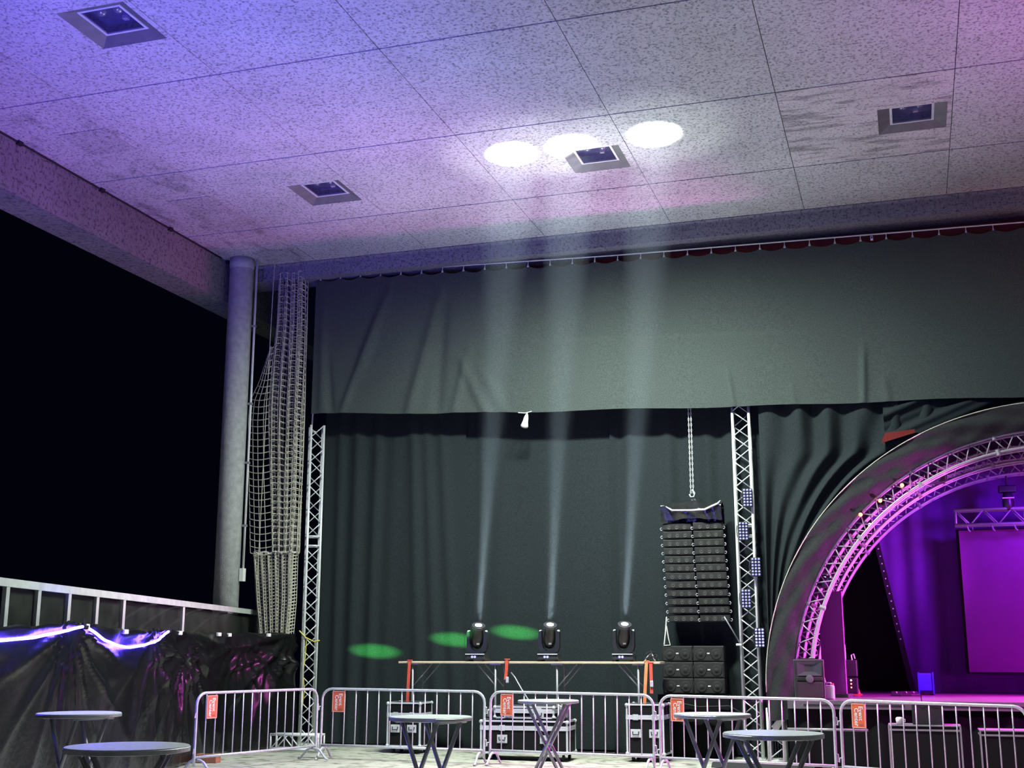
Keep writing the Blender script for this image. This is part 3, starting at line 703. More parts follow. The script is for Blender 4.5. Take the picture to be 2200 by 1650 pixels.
# loudspeaker support: tilted steel stay and a rope behind the stack
sy = empty('array_stay', at(1556, 1325, Y=AY)); tag(sy, 'thin dark steel stay running from the hanging stack to the right tower', 'stay')
pe = at(1592, 1385, Y=21.5) - at(1556, 1325, Y=AY)
bar('stay', (0, 0, 0), pe, 0.012, 'leg_metal', sy); MB().cbox(pe + Vector((-0.03, -0.02, 0.0)), (0.10, 0.04, 0.035)).build('clamp', 'case_edge', sy, bevel=0.006)
rp_ = empty('guy_rope', at(1432, 1325, Y=AY - 0.02)); tag(rp_, 'pale guy rope tying hanging loudspeakers to the stack below', 'rope')
a = at(1432, 1325, Y=AY - 0.02)
MB().tube([Vector((0, 0, 0)), at(1430, 1355, Y=AY - 0.02) - a, at(1427, 1385, Y=AY - 0.02) - a], 0.012, 5).build('strand', 'rope_white', rp_)
MB().tube([at(1432, 1345, Y=AY - 0.02) - a, at(1436, 1370, Y=AY - 0.02) - a, at(1440, 1386, Y=AY - 0.02) - a, at(1426, 1387, Y=AY - 0.02) - a], 0.009, 5).build('loop', 'rope_white', rp_)

# ================================================================== BEAM LAMP TABLE
TZ = at(1130, 1421, Y=YH).z; tx0, tx1 = at(856, 1421, Y=YH - 0.3).x, at(1418, 1421, Y=YH - 0.3).x
tb = empty('lamp_bench', ((tx0 + tx1) / 2, YH, gz(-6.5))); tag(tb, 'long folding bench of pale planks carrying three moving-head lamps', 'table')
g0 = gz(-6.5); tw = tx1 - tx0
for k in range(3):
    MB().box(-tw / 2 + (0.02 if k == 1 else 0), tw / 2 - (0.03 if k == 2 else 0), -0.30 + 0.2 * k, -0.105 + 0.2 * k, TZ - g0 - 0.035, TZ - g0).build('plank', 'plank', tb, bevel=0.005)
for fx in (-2.08, -0.55, 0.55, 1.95):
    for yy in (-0.24, 0.24): bar('leg', (fx, yy, 0.0), (fx, yy, TZ - g0 - 0.04), 0.018, 'leg_metal', tb)
    bar('cross_bar', (fx, -0.24, 0.5), (fx, 0.24, 0.5), 0.012, 'leg_metal', tb)
    sgn = 1 if fx < -1 or (0 < fx < 1) else -1
    for yy in (-0.2, 0.2): bar('stay', (fx, yy, TZ - g0 - 0.42), (fx + 0.34 * sgn, yy, TZ - g0 - 0.045), 0.011, 'leg_metal', tb)
    MB().box(fx - 0.1, fx + 0.1, -0.26, 0.26, TZ - g0 - 0.06, TZ - g0 - 0.036).build('bracket', 'leg_metal', tb)
# ratchet straps
for (pts, mm, lab) in (([(880, 1420), (877, 1470), (874, 1540), (872, 1600)], 'strap_red', 'pale red strap hanging from the left end of the lamp bench'),
                       ([(1089, 1418), (1088, 1440), (1086, 1460)], 'strap_red', 'short red strap knotted to the middle of the lamp bench'),
                       ([(1389, 1422), (1386, 1480), (1384, 1540), (1382, 1610)], 'strap_orange', 'orange strap hanging from the right end of the lamp bench'),
                       ([(1398, 1425), (1399, 1455), (1400, 1490)], 'strap_red', 'dark red strap hanging just right of the orange strap')):
    P3 = [at(x, y, Y=YH - 0.33) for x, y in pts]
    if P3[-1].z < 0.02: P3[-1].z = 0.02
    r0 = empty('strap', P3[0]); tag(r0, lab, 'strap')
    mb = MB()
    for a, b in zip(P3, P3[1:]):
        a, b = a - P3[0], b - P3[0]; w = Vector((0.026, 0, 0)); d = Vector((0, 0.004, 0)); mb.hexa([b - w - d, b + w - d, b + w + d, b - w + d, a - w - d, a + w - d, a + w + d, a - w + d])
    mb.build('webbing', mm, r0)
    MB().cbox((0, 0.02, 0.012), (0.09, 0.06, 0.016)).build('wrap', mm, r0, bevel=0.006)
    if 'short' in lab or 'dark' in lab: MB().cbox((0.01, -0.01, -0.33), (0.05, 0.03, 0.10)).build('buckle', 'case_edge', r0, bevel=0.008)
# moving heads
def moving_head(name, loc, tgt, label, group=None, lit=True, scale=1.0, rz=0.0):
    e = empty(name, loc); tag(e, label, 'stage light', group); e.scale = (scale,) * 3; e.rotation_euler = (0, 0, rz)
    MB().hexa([(-.19, -.15, 0.03), (.19, -.15, 0.03), (.19, .15, 0.03), (-.19, .15, 0.03), (-.165, -.13, 0.125), (.165, -.13, 0.125), (.165, .13, 0.125), (-.165, .13, 0.125)]).build('base', 'fixture_black', e, bevel=0.012)
    base_o = e.children[0]
    MB().box(-.175, .175, -.155, -.135, 0.115, 0.13).build('light_rim', 'badge', base_o)
    for x in (-0.05, 0.0): MB().lathe([(0.022, 0), (0.020, -0.012), (0.004, -0.016)], 10, (x, -0.142, 0.075), 'y').build('display_knob', 'indicator_blue', base_o)
    for x in (-.15, .15): MB().cbox((x, 0, 0.015), (0.06, 0.24, 0.03)).build('foot', 'rubber', e)
    # yoke: two arms joined by a curved bridge
    mb = MB()
    prof = [(-.185, .50), (-.185, .25), (-.16, .17), (-.10, .13), (.10, .13), (.16, .17), (.185, .25), (.185, .50), (.135, .52), (.125, .30), (.10, .22), (.05, .18), (-.05, .18), (-.10, .22), (-.125, .30), (-.135, .52)]
    n = len(prof); 
    for a in range(n // 2 - 1):
        q = [prof[a], prof[a + 1], prof[n - 2 - a], prof[n - 1 - a]]
        mb.hexa([(q[0][0], -.055, q[0][1]), (q[1][0], -.055, q[1][1]), (q[1][0], .055, q[1][1]), (q[0][0], .055, q[0][1]), (q[3][0], -.055, q[3][1]), (q[2][0], -.055, q[2][1]), (q[2][0], .055, q[2][1]), (q[3][0], .055, q[3][1])])
    mb.build('yoke', 'fixture_black', e)
    for x in (-.16, .16): MB().lathe([(.03, -.02), (.034, 0), (.03, .02)], 12, (x, 0, .50), 'x').build('tilt_cap', 'badge', e)
    piv = Vector(loc) + Vector((0, 0, .40 * scale)); d = (Vector(tgt) - piv); d.rotate(Matrix.Rotation(-rz, 3, 'Z'))
    h = empty('head', (0, 0, .40)); h.parent = e
    h.rotation_mode = 'QUATERNION'; h.rotation_quaternion = d.to_track_quat('Z', 'Y')
    hb = MB().lathe([(0.03, -.19), (.075, -.17), (.100, -.10), (.105, 0.0), (.098, .08), (.085, .17), (.10, .21), (.112, .235)], 24).mesh('head_shell')
    bpy.data.objects.remove(h)
    h = link('head', hb, 'fixture_black', e, (0, 0, .40), smooth=True); h.rotation_mode = 'QUATERNION'; h.rotation_quaternion = d.to_track_quat('Z', 'Y')
    MB().lathe([(.105, .236), (.100, .243), (.06, .250), (.01, .252)], 24).build('lens', 'lens_lit' if lit else 'dark_glass', h, smooth=True)
    MB().lathe([(.114, .20), (.120, .215), (.120, .245), (.114, .25)], 24).build('lens_ring', 'fixture_grey', h)
    MB().cbox((0, -.10, -.06), (.05, .02, .03)).build('label_plate', 'badge', h)
    return e
mat('indicator_blue', (0.3, 0.3, 0.8), 0.3, emit=(0.35, 0.35, 1.0), estr=1.2)
for (hx, tgt), lab in zip(HEADS, ('left moving-head lamp throwing a white beam from the plank bench', 'middle moving-head lamp throwing a white beam from the plank bench', 'right moving-head lamp throwing a white beam, nearest the loudspeakers')):
    moving_head('moving_head', (hx, YH, TZ), tgt, lab, 'moving heads on the lamp bench')
# haze lit inside the beams
def haze(name, density, col_=(0.75, 0.86, 1.0)):
    m = bpy.data.materials.new(name); m.use_nodes = True; nt = m.node_tree
    for n in list(nt.nodes):
        if n.type == 'BSDF_PRINCIPLED': nt.nodes.remove(n)
    v = nt.nodes.new('ShaderNodeVolumeScatter'); v.inputs['Color'].default_value = (*col_, 1); v.inputs['Density'].default_value = density; v.inputs['Anisotropy'].default_value = 0.0
    nt.links.new(v.outputs[0], nt.nodes['Material Output'].inputs['Volume']); MATS[name] = m
haze('beam_haze', 0.0062, (0.68, 0.82, 1.0))
for (hx, tgt), lab in zip(HEADS, ('leftmost of three pale light beams rising through haze to the ceiling', 'middle of three pale light beams rising through haze to the ceiling', 'rightmost of three pale light beams rising through haze to the ceiling')):
    p = Vector((hx, YH, TZ + 0.40)); d = (Vector(tgt) - p); L = d.length; d.normalize()
    a, b = p + d * 0.27, p + d * (L - 0.12)
    mb = MB().tube([Vector((0, 0, 0)), b - a], [0.085, 0.085 + (b - a).length * math.tan(math.radians(2.6))], 24)
    o = mb.build('light_beam', 'beam_haze', loc=a); tag(o, lab, 'light beam')

# ================================================================== FLIGHT CASES
def flight_case(name, label, loc, sx_, sy_, sz, rz=0.0, wheels=True, lid=0.22, latches=2):
    e = empty(name, loc, rz); tag(e, label, 'flight case'); z0 = 0.11 if wheels else 0.0; t = 0.014
    MB().box(-sx_ / 2 + .006, sx_ / 2 - .006, -sy_ / 2 + .006, sy_ / 2 - .006, z0 + .006, z0 + sz - lid).build('body', 'case_black', e)
    MB().box(-sx_ / 2 + .006, sx_ / 2 - .006, -sy_ / 2 + .006, sy_ / 2 - .006, z0 + sz - lid + .012, z0 + sz - .004).build('lid', 'case_black', e)
    w = 0.028
    for sgx in (-1, 1):
        for sgy in (-1, 1):
            mb = MB(); x, y = sgx * sx_ / 2, sgy * sy_ / 2
            mb.box(min(x, x - sgx * w), max(x, x - sgx * w), min(y, y - sgy * w), max(y, y - sgy * w), z0 + .012, z0 + sz - .012); mb.build('corner_edge', 'case_edge', e)
            for zc in (z0 + .022, z0 + sz - .022):
                MB().lathe([(.01, -.03), (.028, -.018), (.034, 0), (.028, .018), (.01, .03)], 8, (x - sgx * .012, y - sgy * .012, zc)).build('corner_ball', 'case_edge', e)
    for zc, ww in ((z0 + .014, .014), (z0 + sz - .014, .014), (z0 + sz - lid - .010, .017), (z0 + sz - lid + .026, .017)):
        for sgy in (-1, 1): MB().box(-sx_ / 2, sx_ / 2, sgy * sy_ / 2 - .004, sgy * sy_ / 2 + .004, zc - ww, zc + ww).build('edge_strip', 'case_edge', e)
        for sgx in (-1, 1): MB().box(sgx * sx_ / 2 - .004, sgx * sx_ / 2 + .004, -sy_ / 2, sy_ / 2, zc - ww, zc + ww).build('edge_strip', 'case_edge', e)
    for k in range(latches):
        x = (-0.5 + (k + 0.5) / latches) * sx_ * (0.98 if latches > 1 else 1)
        zc = z0 + (sz - lid) * 0.58
        MB().cbox((x, -sy_ / 2 - .003, zc), (min(.17, sx_ * .3), .008, .13)).build('handle_dish', 'case_edge', e, bevel=0.006)
        MB().tube([(x - .05, -sy_ / 2 - .012, zc + .03), (x - .045, -sy_ / 2 - .022, zc - .02), (x + .045, -sy_ / 2 - .022, zc - .02), (x + .05, -sy_ / 2 - .012, zc + .03)], .009, 6).build('handle', 'rubber', e)
        MB().cbox((x, -sy_ / 2 - .004, z0 + sz - lid + .008), (.09, .008, .09)).build('latch', 'case_edge', e, bevel=0.004)
    if wheels:
        for sgx in (-1, 1):
            for sgy in (-1, 1):
                x, y = sgx * (sx_ / 2 - .09), sgy * (sy_ / 2 - .09)
                wv = MB().lathe([(.044, -.018), (.05, -.012), (.05, .012), (.044, .018)], 14, (x, y, .05), 'x').build('wheel', 'rubber', e)
                MB().box(x - .03, x + .03, y - .035, y + .035, .098, .112).build('caster_plate', 'case_edge', e)
    return e
def on_floor(px, py): 
    p = at(px, py, Z=0.0); p = at(px, py, Z=gz(p.x)); return p
flight_case('flight_case', 'upright flight case with silver edges under the left strap', (-8.42, 20.55, gz(-8.4)), 0.62, 0.55, 0.74, 0.0)
flight_case('flight_case', 'long low flight case with silver edges at the middle of the bench', (-6.12, 20.05, gz(-6.1)), 1.46, 0.62, 0.52, 0.05, lid=0.13, latches=2)
flight_case('flight_case', 'slim flight case lying on top of the long case', (-6.15, 20.10, gz(-6.1) + 0.648), 1.02, 0.42, 0.20, 0.03, wheels=False, lid=0.085, latches=2)
flight_case('flight_case', 'upright flight case with two dish handles behind the orange strap', (-4.22, 20.55, gz(-4.2)), 0.62, 0.56, 0.80, 0.0)
# dark soft boxes beside the long case
def soft_bag(label, loc, s):
    e = empty('cable_bag', loc); tag(e, label, 'bag')
    MB().hexa([(-s[0], -s[1], 0), (s[0], -s[1], 0), (s[0], s[1], 0), (-s[0], s[1], 0), (-s[0] * .85, -s[1] * .8, s[2]), (s[0] * .9, -s[1] * .8, s[2] * .93), (s[0] * .9, s[1] * .8, s[2]), (-s[0] * .85, s[1] * .8, s[2])]).build('bag', 'grey_plastic', e, bevel=0.03)
    MB().tube([(-s[0] * .3, -s[1] * .5, s[2] * .95), (-s[0] * .15, -s[1] * .5, s[2] * 1.25), (s[0] * .25, -s[1] * .5, s[2] * 1.25), (s[0] * .35, -s[1] * .5, s[2] * .95)], 0.010, 6).build('handle', 'white_tube', e)
soft_bag('dark cable bag with pale handle on the left end of the long case', (-6.74, 20.0, gz(-6.1) + 0.645), (0.055, 0.12, 0.16))
soft_bag('dark cable bag on the right end of the long case', (-5.52, 20.1, gz(-6.1) + 0.645), (0.10, 0.13, 0.19))
bb = empty('work_lamp', on_floor(1297, 1600)); tag(bb, 'small dark work lamp with round white bulb on the floor under the bench', 'lamp')
MB().lathe([(.09, 0), (.09, .03), (.03, .05), (.025, .12), (.05, .16)], 14).build('stand', 'rubber', bb, smooth=True)
MB().lathe([(.004, .15), (.035, .17), (.042, .20), (.03, .235), (.004, .245)], 14).build('bulb', 'sign_white', bb, smooth=True)
MB().tube([(0, 0, .02), (.12, -.1, .012), (-.2, -.2, .012), (-.5, -.05, .012), (-.7, -.2, .012)], 0.012, 5).build('cord', 'rubber', bb)
cb = empty('bench_cable', at(1098, 1445, Y=YH - 0.3)); tag(cb, 'grey cable sagging from the bench down to the long case', 'cable')
a = at(1098, 1445, Y=YH - 0.3)
MB().tube([Vector((0, 0, 0)), at(1106, 1455, Y=YH - .33) - a, at(1120, 1480, Y=YH - .4) - a, at(1134, 1502, Y=YH - .45) - a, at(1150, 1530, Y=YH - .5) - a], 0.012, 6).build('cable', 'leg_metal', cb, smooth=True)
cp = empty('cable_coil', (tx1 - 0.18, YH - 0.12, TZ)); tag(cp, 'tangle of black and white cable on the right end of the bench', 'cable')
MB().tube([(0.12 * math.cos(t) * (1 - t / 30), 0.08 * math.sin(t), 0.015 + 0.012 * t + 0.02 * math.sin(3 * t)) for t in [k * 0.5 for k in range(26)]], 0.011, 5).build('coil', 'rubber', cp, smooth=True)
MB().tube([(-0.10, -0.05, 0.012), (-0.04, -0.05, 0.10), (0.02, -0.06, 0.15), (0.05, -0.05, 0.05), (0.08, -0.05, 0.012)], 0.010, 5).build('white_lead', 'rope_white', cp, smooth=True)
# ================================================================== BARRICADES
def barricade(label, p0, p1, nbars=13, sign=True, h=1.10, zb=0.215, sign_at=(1, 2)):
    p0, p1 = Vector((*p0, 0)), Vector((*p1, 0)); L = (p1 - p0).length; rz = math.atan2(p1.y - p0.y, p1.x - p0.x)
    mid = (p0 + p1) / 2; slope = (gz(p1.x) - gz(p0.x)) / L
    e = empty('crowd_barrier', (mid.x, mid.y, gz(mid.x))); e.rotation_euler = (0, -math.atan(slope), rz)
    tag(e, label, 'barrier', 'crowd barriers in front of the stage')
    l = L / 2; r = 0.17; pts = [(-l, 0, zb)]
    for k in range(6): a = k / 5 * PI / 2; pts.append((-l + r - r * math.cos(a), 0, h - r + r * math.sin(a)))
    for k in range(6): a = k / 5 * PI / 2; pts.append((l - r + r * math.sin(a), 0, h - r + r * math.cos(a)))
    pts.append((l, 0, zb))
    pts = [(-l, 0, 0.10)] + pts + [(l, 0, 0.10)]
    MB().tube(pts, 0.021, 10).build('frame_tube', 'galvanised', e, smooth=True)
    bar('bottom_rail', (-l, 0, zb), (l, 0, zb), 0.019, 'galvanised', e, 10)
    xs = [-l + (k + 1) * L / (nbars + 1) for k in range(nbars)]
    for x in xs: bar('upright', (x, 0, zb), (x, 0, h - 0.005), 0.0095, 'galvanised', e, 8)
    for x in (-l + 0.06, l - 0.06):
        MB().tube([(x, -0.30, 0.018), (x, -0.25, 0.03), (x, -0.13, 0.15), (x, -0.07, 0.175), (x, 0.07, 0.175), (x, 0.13, 0.15), (x, 0.25, 0.03), (x, 0.30, 0.018)], 0.018, 8).build('foot', 'galvanised', e, smooth=True)
    for z in (0.82, 0.33):
        MB().tube([(-l, 0, z), (-l - 0.035, -0.02, z), (-l - 0.045, -0.02, z - 0.06)], 0.009, 6).build('hook', 'galvanised', e)
        MB().tube([(l, 0, z + 0.05), (l + 0.035, 0.0, z + 0.045), (l + 0.04, 0, z - 0.05), (l, 0, z - 0.055)], 0.008, 6).build('eye', 'galvanised', e)
    if sign:
        x0, x1 = xs[sign_at[0] - 1], xs[sign_at[1] - 1]; w = (x1 - x0) + 0.02; hh = 0.325; zc = h - 0.035 - hh / 2
        s = MB().box(-w / 2, w / 2, -0.004, 0.004, -hh / 2, hh / 2).build('sign', 'sign_orange', e, ((x0 + x1) / 2, -0.016, zc), bevel=0.002)
        for (bx, bz, sx_, sz_) in ((0, hh / 2 - .006, w, .012), (0, -hh / 2 + .006, w, .012), (-w / 2 + .006, 0, .012, hh), (w / 2 - .006, 0, .012, hh)):
            MB().cbox((bx, -0.0055, bz), (sx_, 0.003, sz_)).build('sign_border', 'sign_border', s)
        link('lettering', TXT[0], 'sign_white', s, (w * 0.16, -0.0055, hh * 0.10), (PI / 2, -PI / 2 * -1, 0))
        link('lettering', TXT[1], 'sign_white', s, (-w * 0.16, -0.0055, -hh * 0.06), (PI / 2, PI / 2, 0))
        MB().cbox((w * .16, -0.0055, -hh * .37), (w * .30, .003, .022)).build('logo_bar', 'brick_red', s)
    return e
mat('sign_border', (0.85, 0.42, 0.32), 0.5)
TXT = [text_mesh('Event', 0.085), text_mesh('Center', 0.085)]
def xy(px, Y): p = at(px, 1490, Y=Y); return (p.x, p.y)
barricade('crowd barrier angled back along the sheeting, orange sign at its near end', xy(424, 15.95), xy(682, 18.62))
barricade('crowd barrier in front of the upright left flight case', xy(692, 18.8), xy(1040, 18.85))
barricade('crowd barrier in front of the long flight case', xy(1053, 18.95), xy(1402, 18.75))
barricade('crowd barrier in front of the loudspeaker stack and right tower', xy(1416, 18.65), xy(1788, 18.25))
barricade('crowd barrier in front of the stage deck at the right edge', xy(1803, 18.2), (1.28, 17.2))
barricade('crowd barrier end entering at the far right edge', (1.36, 17.15), (3.6, 16.2))

# ================================================================== BAR TABLES
def bar_table(label, px, py, rz, lean=0.0, rad=0.4):
    p = at(px, py, Z=1.105); g = gz(p.x); p = at(px, py, Z=1.105 + g)
    e = empty('bar_table', (p.x, p.y, g)); tag(e, label, 'table', 'round standing tables')
    zt = 1.105
    e.rotation_euler = (0, 0, rz)
    MB().lathe([(0.02, zt - .022), (rad - .03, zt - .022), (rad - .004, zt - .016), (rad, zt - .008), (rad - .002, zt - .002), (rad - .008, zt), (0.02, zt)], 56).build('tabletop', 'table_top', e)
    MB().lathe([(rad - .02, zt - .040), (rad + .003, zt - .036), (rad + .004, zt - .010), (rad - .004, zt - .006)], 56).build('rim', 'table_edge', e)
    for sgn in (-1, 1):
        for yy in (-0.16, 0.16):
            yo = yy + 0.022 * sgn
            MB().tube([(-0.26 * sgn, yo, zt - .05), (0.25 * sgn, yo, 0.015)], 0.021, 8).build('leg', 'leg_metal', e, smooth=True)
        bar('foot_bar', (0.25 * sgn, -0.20, 0.018), (0.25 * sgn, 0.20, 0.018), 0.018, 'leg_metal', e)
        bar('top_bar', (-0.26 * sgn, -0.22, zt - .048), (-0.26 * sgn, 0.22, zt - .048), 0.014, 'leg_metal', e)
    bar('pivot_rod', (0, -0.2, 0.545), (0, 0.2, 0.545), 0.010, 'leg_metal', e)
    return e
bar_table('standing table nearest the right, overlapping another tabletop before the barrier', 1661, 1574, 0.35)
bar_table('standing table half hidden behind the nearest right table', 1530, 1533, -0.55)
bar_table('small distant standing table in front of the long flight case', 1178, 1504, 0.08)
bar_table('standing table in front of the upright left flight case', 926, 1539, -0.40)
bar_table('standing table by the sheeting at the far left, washed blue', 170, 1531, -0.38)
bar_table('largest nearest standing table at the lower left corner', 274, 1602, 0.45)

# ================================================================== SMALL FLOOR THINGS
wb = empty('weight_block', (at(447, 1631, Y=17.6).x, 17.6, 0), 0.2); tag(wb, 'brown brick-coloured weight block behind the left barrier', 'block')
MB().box(-.17, .17, -.11, .11, 0, .135).build('block', 'brick_red', wb, bevel=0.012); MB().box(-.06, .06, -.02, .02, .134, .142).build('grip', 'rubber', wb)
for k, (xa, xb, yy, lab) in enumerate(((-3.1, -1.55, 20.0, 'low black cable ramp on the floor in front of the loudspeaker riser'), (-1.42, -0.9, 19.75, 'short black cable ramp on the floor beside the stage skirt'))):
    e = empty('cable_ramp', ((xa + xb) / 2, yy, gz((xa + xb) / 2))); tag(e, lab, 'cable ramp'); hw_ = (xb - xa) / 2
    MB().hexa([(-hw_, -.22, 0), (hw_, -.22, 0), (hw_, .22, 0), (-hw_, .22, 0), (-hw_, -.10, .075), (hw_, -.10, .075), (hw_, .10, .075), (-hw_, .10, .075)]).build('ramp', 'rubber', e)
    MB().box(-hw_ + .02, hw_ - .02, -.07, .07, .075, .083).build('cable_lid', 'grey_plastic', e)
# white rolled sheet leaning at the foot of the right tower
a, b = at(1664, 1566, Y=20.9), at(1703, 1513, Y=20.9)
pr = empty('rolled_sheet', a); tag(pr, 'white rolled paper cone leaning beside the foot of the right tower', 'paper roll')
mb = MB().tube([Vector((0, 0, 0)), (b - a) * 0.5, b - a], [0.062, 0.045, 0.006], 12); mb.build('roll', 'paper_white', pr, smooth=True)
MB().tube([(b - a) * 0.42, (b - a) * 0.45], [0.051, 0.050], 12).build('tape', 'grey_plastic', pr)
# second little truss piece right of the tower foot
e = empty('truss_piece', (TRX + 0.45, 21.15, gz(-2))); tag(e, 'short upright truss piece standing right of the right tower foot', 'truss')
for x in (-.13, .13):
    for y in (-.13, .13): bar('chord', (x, y, 0.01), (x, y, 0.86), 0.024, 'aluminium', e)
for k, (a, b) in enumerate((((-.13, -.13), (.13, -.13)), ((.13, -.13), (.13, .13)), ((.13, .13), (-.13, .13)), ((-.13, .13), (-.13, -.13)))):
    for i in range(4):
        q, w = (a, b) if (i + k // 2) % 2 == 0 else (b, a); bar('brace', (*q, .06 + .2 * i), (*w, .06 + .2 * (i + 1)), 0.01, 'aluminium', e, 6)
    for z in (.03, .85): bar('end_bar', (*a, z), (*b, z), 0.016, 'aluminium', e, 6)

# ================================================================== STAGE
SZ = 0.95; SY = 20.25; SX0 = -1.95
stage = empty('stage', (SX0, SY, 0)); tag(stage, 'raised stage deck with metal edge and black skirt under the arch', 'stage')
sg = gz(0)
for k in range(5):
    MB().box(2.0 * k + .006, 2.0 * k + 1.994, 0.0, 5.2, SZ - .06, SZ).build('deck_panel', 'stage_deck', stage, bevel=0.004)
    MB().box(2.0 * k + .006, 2.0 * k + 1.994, -.03, 0.0, SZ - .13, SZ - .004).build('edge_rail', 'edge_metal', stage)
    MB().box(2.0 * k + .25, 2.0 * k + 1.75, -.036, -.028, SZ - .085, SZ - .06).build('rail_slot', 'rubber', stage)
MB().grid(lambda u, v: (10 * u, 0.06 + 0.03 * math.sin(u * 170) * (1 - .5 * v), sg - 0.02 + (SZ - .13 - sg + .02) * v), 300, 8).build('skirt', 'black_cloth', stage, smooth=True)
for k in range(6): MB().box(2.0 * k - .03 + .05, 2.0 * k + .03 + .05, 0.3, 0.36, -.1, SZ - .06).build('leg', 'leg_metal', stage)
bar('edge_pipe', (0.0, -.16, .52), (1.2, -.16, .52), .02, 'leg_metal', stage)
# loudspeaker at the stage corner
ml = at(1743, 1488, Y=SY + .25)
mo = empty('stage_monitor', (ml.x, SY + .05, SZ), math.radians(14)); tag(mo, 'black plastic loudspeaker standing on the stage corner beside the arch foot', 'loudspeaker')
wv = .245; hv = .62
MB().hexa([(-wv, 0, 0), (wv, 0, 0), (wv * .62, .36, 0), (-wv * .62, .36, 0), (-wv, .02, hv), (wv, .02, hv), (wv * .62, .34, hv), (-wv * .62, .34, hv)]).build('cabinet', 'grey_plastic_dark', mo, bevel=0.02) if 'grey_plastic_dark' in MATS else None
mat('grey_plastic_dark', (0.03, 0.03, 0.036), 0.5, var=0.2, bump=.15, bscale=150)
if not mo.children:
    MB().hexa([(-wv, 0, 0), (wv, 0, 0), (wv * .62, .36, 0), (-wv * .62, .36, 0), (-wv, .02, hv), (wv, .02, hv), (wv * .62, .34, hv), (-wv * .62, .34, hv)]).build('cabinet', 'grey_plastic_dark', mo, bevel=0.02)
mb = MB(); q0 = [(-.19, .37), (.19, .37), (.19, .58), (-.19, .58)]; q1 = [(-.07, .43), (.07, .43), (.07, .54), (-.07, .54)]
mb.v += [(x, -.012, z) for x, z in q0] + [(x, .010, z) for x, z in q1]; mb.f += [(0, 1, 5, 4), (1, 2, 6, 5), (2, 3, 7, 6), (3, 0, 4, 7), (4, 5, 6, 7)]
mb.build('horn', 'fixture_grey', mo)
MB().box(-.20, .20, -.016, .004, .03, .27).build('woofer_grille', 'speaker_grille', mo, bevel=0.01)
MB().box(-.20, .20, -.014, .004, .29, .345).build('port_slot', 'rubber', mo, bevel=0.012)
MB().lathe([(.06, 0), (.055, -.012), (.03, -.016)], 16, (0, -.014, .317), 'y').build('badge_plate', 'grey_plastic', mo)
MB().box(-.12, .12, .10, .22, hv, hv + .015).build('handle', 'rubber', mo, bevel=0.006)

# arch: cloth-covered front band with bright rim, then pink-lit truss arches behind
AC = Vector((2.25, 20.75, 1.05))
ZS = 0.985
def arc_pt(R, a, y, zs=ZS): return Vector((AC.x - R * math.cos(a), y, AC.z + R * zs * math.sin(a)))
ar = empty('stage_arch', (AC.x, AC.y, 0)); tag(ar, 'round stage arch covered with a wide black cloth band and pale rim', 'arch')
def band(u, v):
    a = -0.10 + u * (PI + 0.2); R = 4.56 - 0.42 * v; y = 20.70 + 0.10 * v - 0.03 * math.sin(v * PI) - 0.012 * math.sin(a * 40 + v * 7) * v - 0.014 * math.sin(a * 23 - v * 9)
    q = arc_pt(R, a, y); q.z = max(q.z, gz(q.x)); return q - ar.location
MB().grid(band, 260, 14).build('cloth_band', 'arch_cloth', ar, smooth=True)
def shell(u, v):
    a = -0.10 + u * (PI + 0.2); q = arc_pt(4.57, a, 20.70 + 0.75 * v); q.z = max(q.z, gz(q.x)); return q - ar.location
MB().grid(shell, 160, 2).build('cloth_top', 'arch_cloth', ar, smooth=True)
def vault(u, v):
    a = -0.02 + u * (PI + 0.04); q = arc_pt(4.36, a, 21.0 + 5.1 * v); return q - ar.location
MB().grid(vault, 90, 6).build('vault_cloth', 'black_cloth', ar, smooth=True)
MB().tube([arc_pt(4.565, 0.0 + k / 90 * PI, 20.695) - ar.location for k in range(91)], 0.009, 6).build('rim_cord', 'rope', ar, smooth=True)
def truss_arch(label, y0, Ro, Ri, a0=0.02, a1=PI - 0.02, n=74, depth=.27, m='aluminium_arch', both=True):
    e = empty('truss_arch', (AC.x, y0, SZ)); tag(e, label, 'truss', 'curved trusses of the stage arch'); og = Vector(e.location)
    for R in (Ro, Ri):
        for yy in (y0, y0 + depth):
            MB().tube([arc_pt(R, a0 + (a1 - a0) * k / 60, yy) - og for k in range(61)], 0.023, 8).build('chord', m, e, smooth=True)
    vis = int(n * 0.62)
    for i in range(vis):
        aa, ab = a0 + (a1 - a0) * i / n, a0 + (a1 - a0) * (i + 1) / n
        for yy in ((y0, y0 + depth) if both else (y0,)):
            fl_ = (i + (0 if yy == y0 else 1)) % 2
            p_, q_ = (arc_pt(Ro, aa, yy), arc_pt(Ri, ab, yy)) if fl_ == 0 else (arc_pt(Ri, aa, yy), arc_pt(Ro, ab, yy)); bar('brace', p_ - og, q_ - og, 0.011, m, e, 6)
        if i % 2 == 0:
            bar('cross_brace', arc_pt(Ri, aa, y0) - og, arc_pt(Ri, ab, y0 + depth) - og, 0.010, m, e, 6)
    for k in range(1, 6):
        a = a0 + (a1 - a0) * k / 9.2
        for R in (Ro, Ri):
            q = arc_pt(R, a, y0) - og; MB().lathe([(.03, -.05), (.036, -.045), (.036, .045), (.03, .05)], 8).build('coupler', m, e, q, (0, -(PI / 2 - a) + 0.0, 0))
    return e
truss_arch('front curved truss directly behind the cloth band, brightest pink', 20.86, 4.13, 3.87)
truss_arch('second curved truss further back under the arch, violet', 22.35, 4.13, 3.87, n=66)
truss_arch('third curved truss at the back of the arch, mostly in the dark', 23.9, 4.13, 3.87, n=60)
